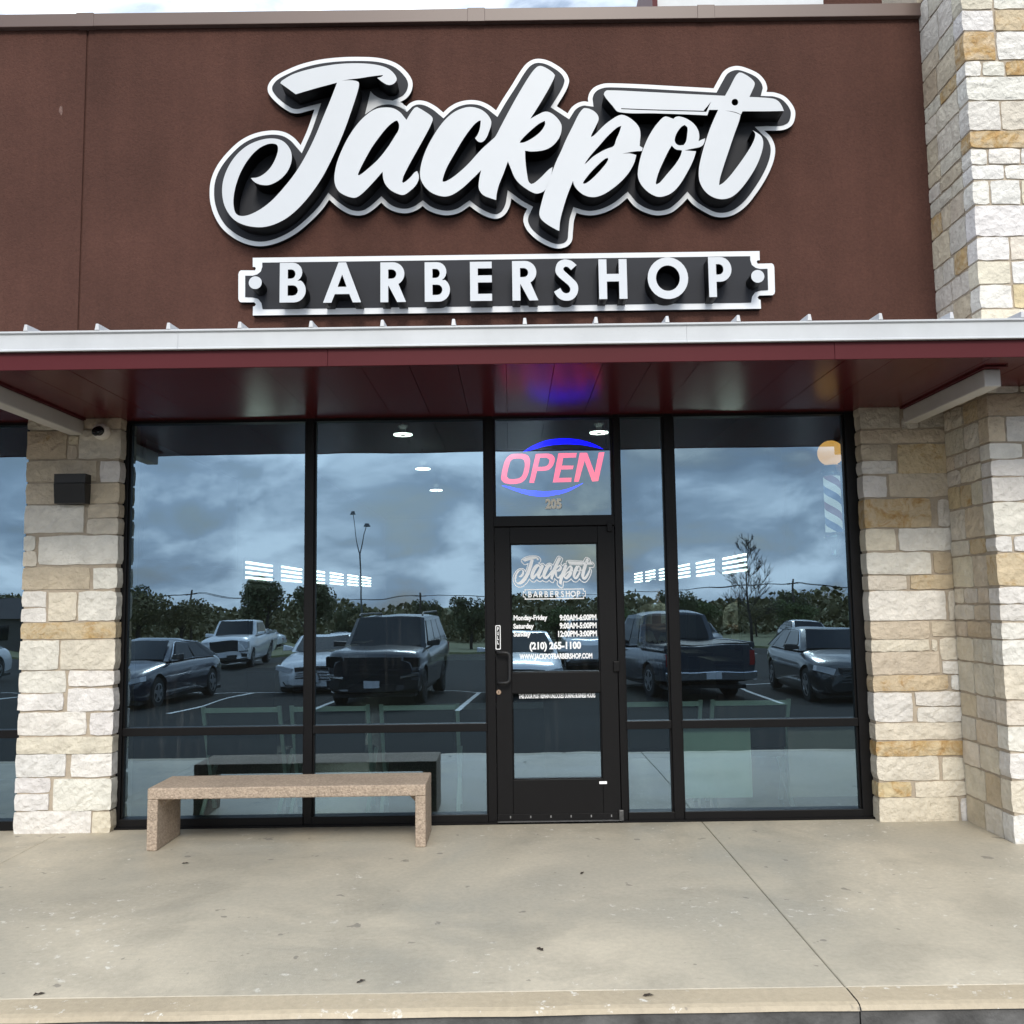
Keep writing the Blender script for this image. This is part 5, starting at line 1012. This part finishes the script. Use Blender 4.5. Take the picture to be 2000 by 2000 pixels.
car('white_sedan', 'white saloon mirrored beyond the left window, right of the stone pillar', -16.8, -21.0, UP, 'p_white', 4.8, 1.85, 1.45, 'sedan')

# ---------------- trees, poles and wires beyond the lot
def leaf_cloud(rng, n, rx, rz, cz, size, lobes=7):
    m = MB(); cs = [(rng.uniform(-.55, .55)*rx, rng.uniform(-.55, .55)*rx, cz + rng.uniform(-.5, .55)*rz, rng.uniform(.34, .62)) for _ in range(lobes)]
    for k in range(n):
        c = rng.choice(cs); d = Vector((rng.gauss(0, 1), rng.gauss(0, 1), rng.gauss(0, 1))).normalized() * (rng.random() ** .4)
        p = Vector((c[0] + d.x*rx*c[3], c[1] + d.y*rx*c[3], c[2] + d.z*rz*c[3]))
        a = Vector((rng.gauss(0, 1), rng.gauss(0, 1), rng.gauss(0, 1))).normalized(); b = a.orthogonal().normalized(); c2 = a.cross(b); s_ = size*rng.uniform(.5, 1.3)
        m.add([p - b*s_ - c2*s_*.6, p + b*s_ - c2*s_*.5, p + b*s_*.8 + c2*s_*.6, p - b*s_*.7 + c2*s_*.7], [(0, 1, 2, 3)])
    return m
def trunk_mesh(rng, h, r):
    m = MB(); m.tube([(0, 0, -.2), (rng.uniform(-.1, .1), 0, h*.3), (rng.uniform(-.2, .2), rng.uniform(-.1, .1), h*.6), (0, 0, h*.85)], [r*1.2, r, r*.7, r*.25], 8)
    for k in range(5):
        z = h*rng.uniform(.28, .6); a = rng.uniform(0, 6.28); l = h*rng.uniform(.25, .4); m.tube([(0, 0, z), (math.cos(a)*l*.5, math.sin(a)*l*.5, z + l*.5), (math.cos(a)*l, math.sin(a)*l, z + l*.9)], [r*.5, r*.3, r*.1], 5)
    return m
rng = random.Random(5); KIND = []
for (h, rx, rz, n, sz, lm) in ((6.5, 2.8, 2.6, 3200, .13, 'leaf_dark'), (5.2, 2.8, 2.0, 2800, .13, 'leaf_mid'), (5.0, 3.2, 1.8, 2800, .13, 'leaf_green'), (8.5, 2.6, 3.4, 4200, .14, 'leaf_dark')):
    KIND.append((trunk_mesh(rng, h*.75, .14*h/5).mesh('trunk', M['bark'], True), leaf_cloud(rng, n, rx, rz, h*.62, sz, 9).mesh('crown', M[lm])))
def tree(kind, x, y, s, label, name='roadside_tree'):
    t = thing(name, label, 'tree', (x, y, gz(y) - .1), rng.uniform(0, 6.28), group='trees beyond the lot'); t.scale = (s, s, s*rng.uniform(.9, 1.1))
    link('trunk', KIND[kind][0], t); link('crown', KIND[kind][1], t)
tree(3, -20.9, -73, .80, 'tall dense dark tree mirrored above the white pickup, left of the mullion'); tree(3, -17.4, -73, .76, 'tall dense dark tree mirrored right behind the window mullion')
tree(0, -13.8, -72, .62, 'rounded dark tree mirrored between the mullion and the SUV roof'); tree(1, -11.0, -66, .62, 'small brown-green tree mirrored over the left corner of the SUV roof')
tree(0, -8.8, -90, .72, 'small lone tree mirrored above the SUV roof'); tree(0, -3.0, -62, .62, 'dark tree mirrored next to the door handle side')
k = 0
words_ = ['first', 'second', 'third', 'fourth', 'fifth', 'sixth', 'seventh', 'eighth', 'ninth', 'tenth', 'eleventh', 'twelfth', 'thirteenth', 'fourteenth']
for i in range(12):
    tree([1, 0, 1, 1][i % 4], -64 + i*3.1 + rng.uniform(-.8, .8), -80 + rng.uniform(-6, 6), rng.uniform(.85, 1.08), f'{words_[i]} olive tree from the left in the mirrored treeline behind the sedan')
for i in range(14):
    tree([2, 1, 2, 0][i % 4], 4 + i*3.6 + rng.uniform(-1, 1), -84 + rng.uniform(-6, 6), rng.uniform(.66, .85), f'{words_[i]} green tree from the door in the mirrored treeline at the right')
m = leaf_cloud(rng, 10, 1, 1, 1, .2); m = MB()
for i in range(42000):
    x = rng.uniform(-130, 130); y = -rng.uniform(92, 118); z = gz(y) + (rng.random()**.8) * (4.3 + .7*math.sin(x*.21) + .6*math.sin(x*.53 + 1)); p = Vector((x, y, z)); s_ = rng.uniform(.10, .30)
    a = Vector((rng.gauss(0, 1), rng.gauss(0, 1), rng.gauss(0, 1))).normalized(); b = a.orthogonal().normalized(); c2 = a.cross(b)
    m.add([p - b*s_ - c2*s_, p + b*s_ - c2*s_, p + b*s_ + c2*s_, p - b*s_ + c2*s_], [(0, 1, 2, 3)])
tag(m.obj('distant_woodland', M['leaf_mid']), 'far belt of olive woodland across the field', 'woodland', kind='stuff')
# bare tree
bt = thing('bare_tree', 'slender bare-branched tree mirrored in the right pane', 'tree', (13.0, -44.4, gz(-44.4)))
m = MB(); rg = random.Random(21)
tp = [(0, 0, -.1), (.03, 0, 1.5), (-.05, .02, 3.0), (.05, 0, 4.5), (.12, 0, 6.3)]
t0 = MB(); t0.tube(tp, [.09, .075, .055, .035, .010], 7); t0.obj('trunk', M['bark'], bt, smooth=True)
def branch(p, d, l, r, depth):
    q = [p]; dd = d.copy()
    for k in range(3): dd = (dd + Vector((rg.uniform(-.25, .25), rg.uniform(-.25, .25), rg.uniform(-.05, .22)))).normalized(); q.append(q[-1] + dd*l/3)
    m.tube(q, [r, r*.75, r*.5, r*.25], 4, caps=False)
    if depth:
        for k in range(6 if depth > 1 else 7):
            i = rg.choice([1, 2, 2, 3]); a = (dd + Vector((rg.uniform(-.9, .9), rg.uniform(-.9, .9), rg.uniform(-.2, .8)))).normalized(); branch(q[i], a, l*rg.uniform(.45, .65), max(.011, r*.55), depth-1)
for k in range(26):
    z = 1.3 + 4.6*(k/26)**.9; a = k*2.4; l = (2.1*(1 - (k/30)))*rg.uniform(.7, 1.1)
    branch(Vector((0.02, 0, z)), Vector((math.cos(a), math.sin(a), rg.uniform(.4, .9))).normalized(), l, .028*(1 - k/40), 2)
m.obj('crown', M['bark'], bt)
# lamp mast
lm = thing('light_mast', 'tall thin lamp mast with two leaning arms mirrored above the SUV', 'lamp post', (-10.8, -60, gz(-60)))
m = MB(); m.tube([(0, 0, 0), (0, 0, 3), (0, 0, 6.9)], [.075, .06, .045], 8); m.obj('mast', M['steel'], lm)
for dx_, zt_ in ((-.62, 9.9), (.52, 9.0)):
    m = MB(); m.tube([(0, 0, 6.85), (dx_*.55, 0, 8.3), (dx_, 0, zt_)], [.035, .028, .024], 6); o = m.obj('arm', M['steel'], lm)
    m = MB(); m.hexa([(dx_-.20, -.15, zt_-.12), (dx_+.20, -.15, zt_-.12), (dx_+.20, .15, zt_-.12), (dx_-.20, .15, zt_-.12), (dx_-.10, -.1, zt_+.12), (dx_+.10, -.1, zt_+.12), (dx_+.10, .1, zt_+.12), (dx_-.10, .1, zt_+.12)]); m.obj('lamp_head', M['steel'], lm)
# utility poles and their wires
pts = []
for x, y, h, lb in ((-29.6, -80, 5.3, 'wooden utility pole mirrored above the trees at the left'), (-9.3, -85, 5.2, 'wooden utility pole mirrored above the SUV roof'), (28.0, -86, 5.6, 'wooden utility pole mirrored over the graphite sedan'), (-62, -78, 5.4, 'wooden utility pole at the far left end of the wires'), (62, -88, 5.6, 'wooden utility pole at the far right end of the wires')):
    t = thing('utility_pole', lb, 'pole', (x, y, gz(y)), group='utility poles'); m = MB(); m.tube([(0, 0, -.2), (0, 0, h)], [.13, .09], 8); m.obj('post', M['wood'], t)
    m = MB(); m.box(-.55, .55, -.05, .05, h - .45, h - .35); m.obj('crossarm', M['wood'], t); pts.append((x, y, gz(y) + h - .34))
pts.sort()
for si, (a, b) in enumerate(zip(pts, pts[1:])):
    for dx_ in (-.5, .5):
        m = MB(); q = []
        for k in range(13): f = k/12; q.append((a[0] + dx_ + (b[0]-a[0])*f, a[1] + (b[1]-a[1])*f, a[2] + (b[2]-a[2])*f - .9*4*f*(1-f)*.5))
        m.tube(q, .03, 4); tag(m.obj('overhead_wire', M['black']), f'{"left" if dx_ < 0 else "right"} wire of the {["first", "second", "third", "fourth"][si]} span from the left between mirrored utility poles', 'wire', 'overhead wires')
# low house at the far left edge of the field
hs = thing('field_house', 'low dark house mirrored at the far left of the field', 'house', (-41, -72, gz(-72)))
m = MB(); m.box(-3.5, 3.5, -3, 3, 0, 2.6); m.obj('wall', plain('house_wall', (.10, .09, .08), .9), hs)
m = MB(); m.add([(-3.9, -3.4, 2.6), (3.9, -3.4, 2.6), (3.9, 3.4, 2.6), (-3.9, 3.4, 2.6), (-3.2, 0, 4.3), (3.2, 0, 4.3)], [(0, 1, 5, 4), (1, 2, 5), (2, 3, 4, 5), (3, 0, 4), (3, 2, 1, 0)]); m.obj('roof', plain('house_roof', (.05, .045, .045), .9), hs)
for x in (-2.2, 0, 2.2): m = MB(); m.box(x-.5, x+.5, 3.001, 3.04, .9, 2.0); m.obj('window', M['carglass'], hs)
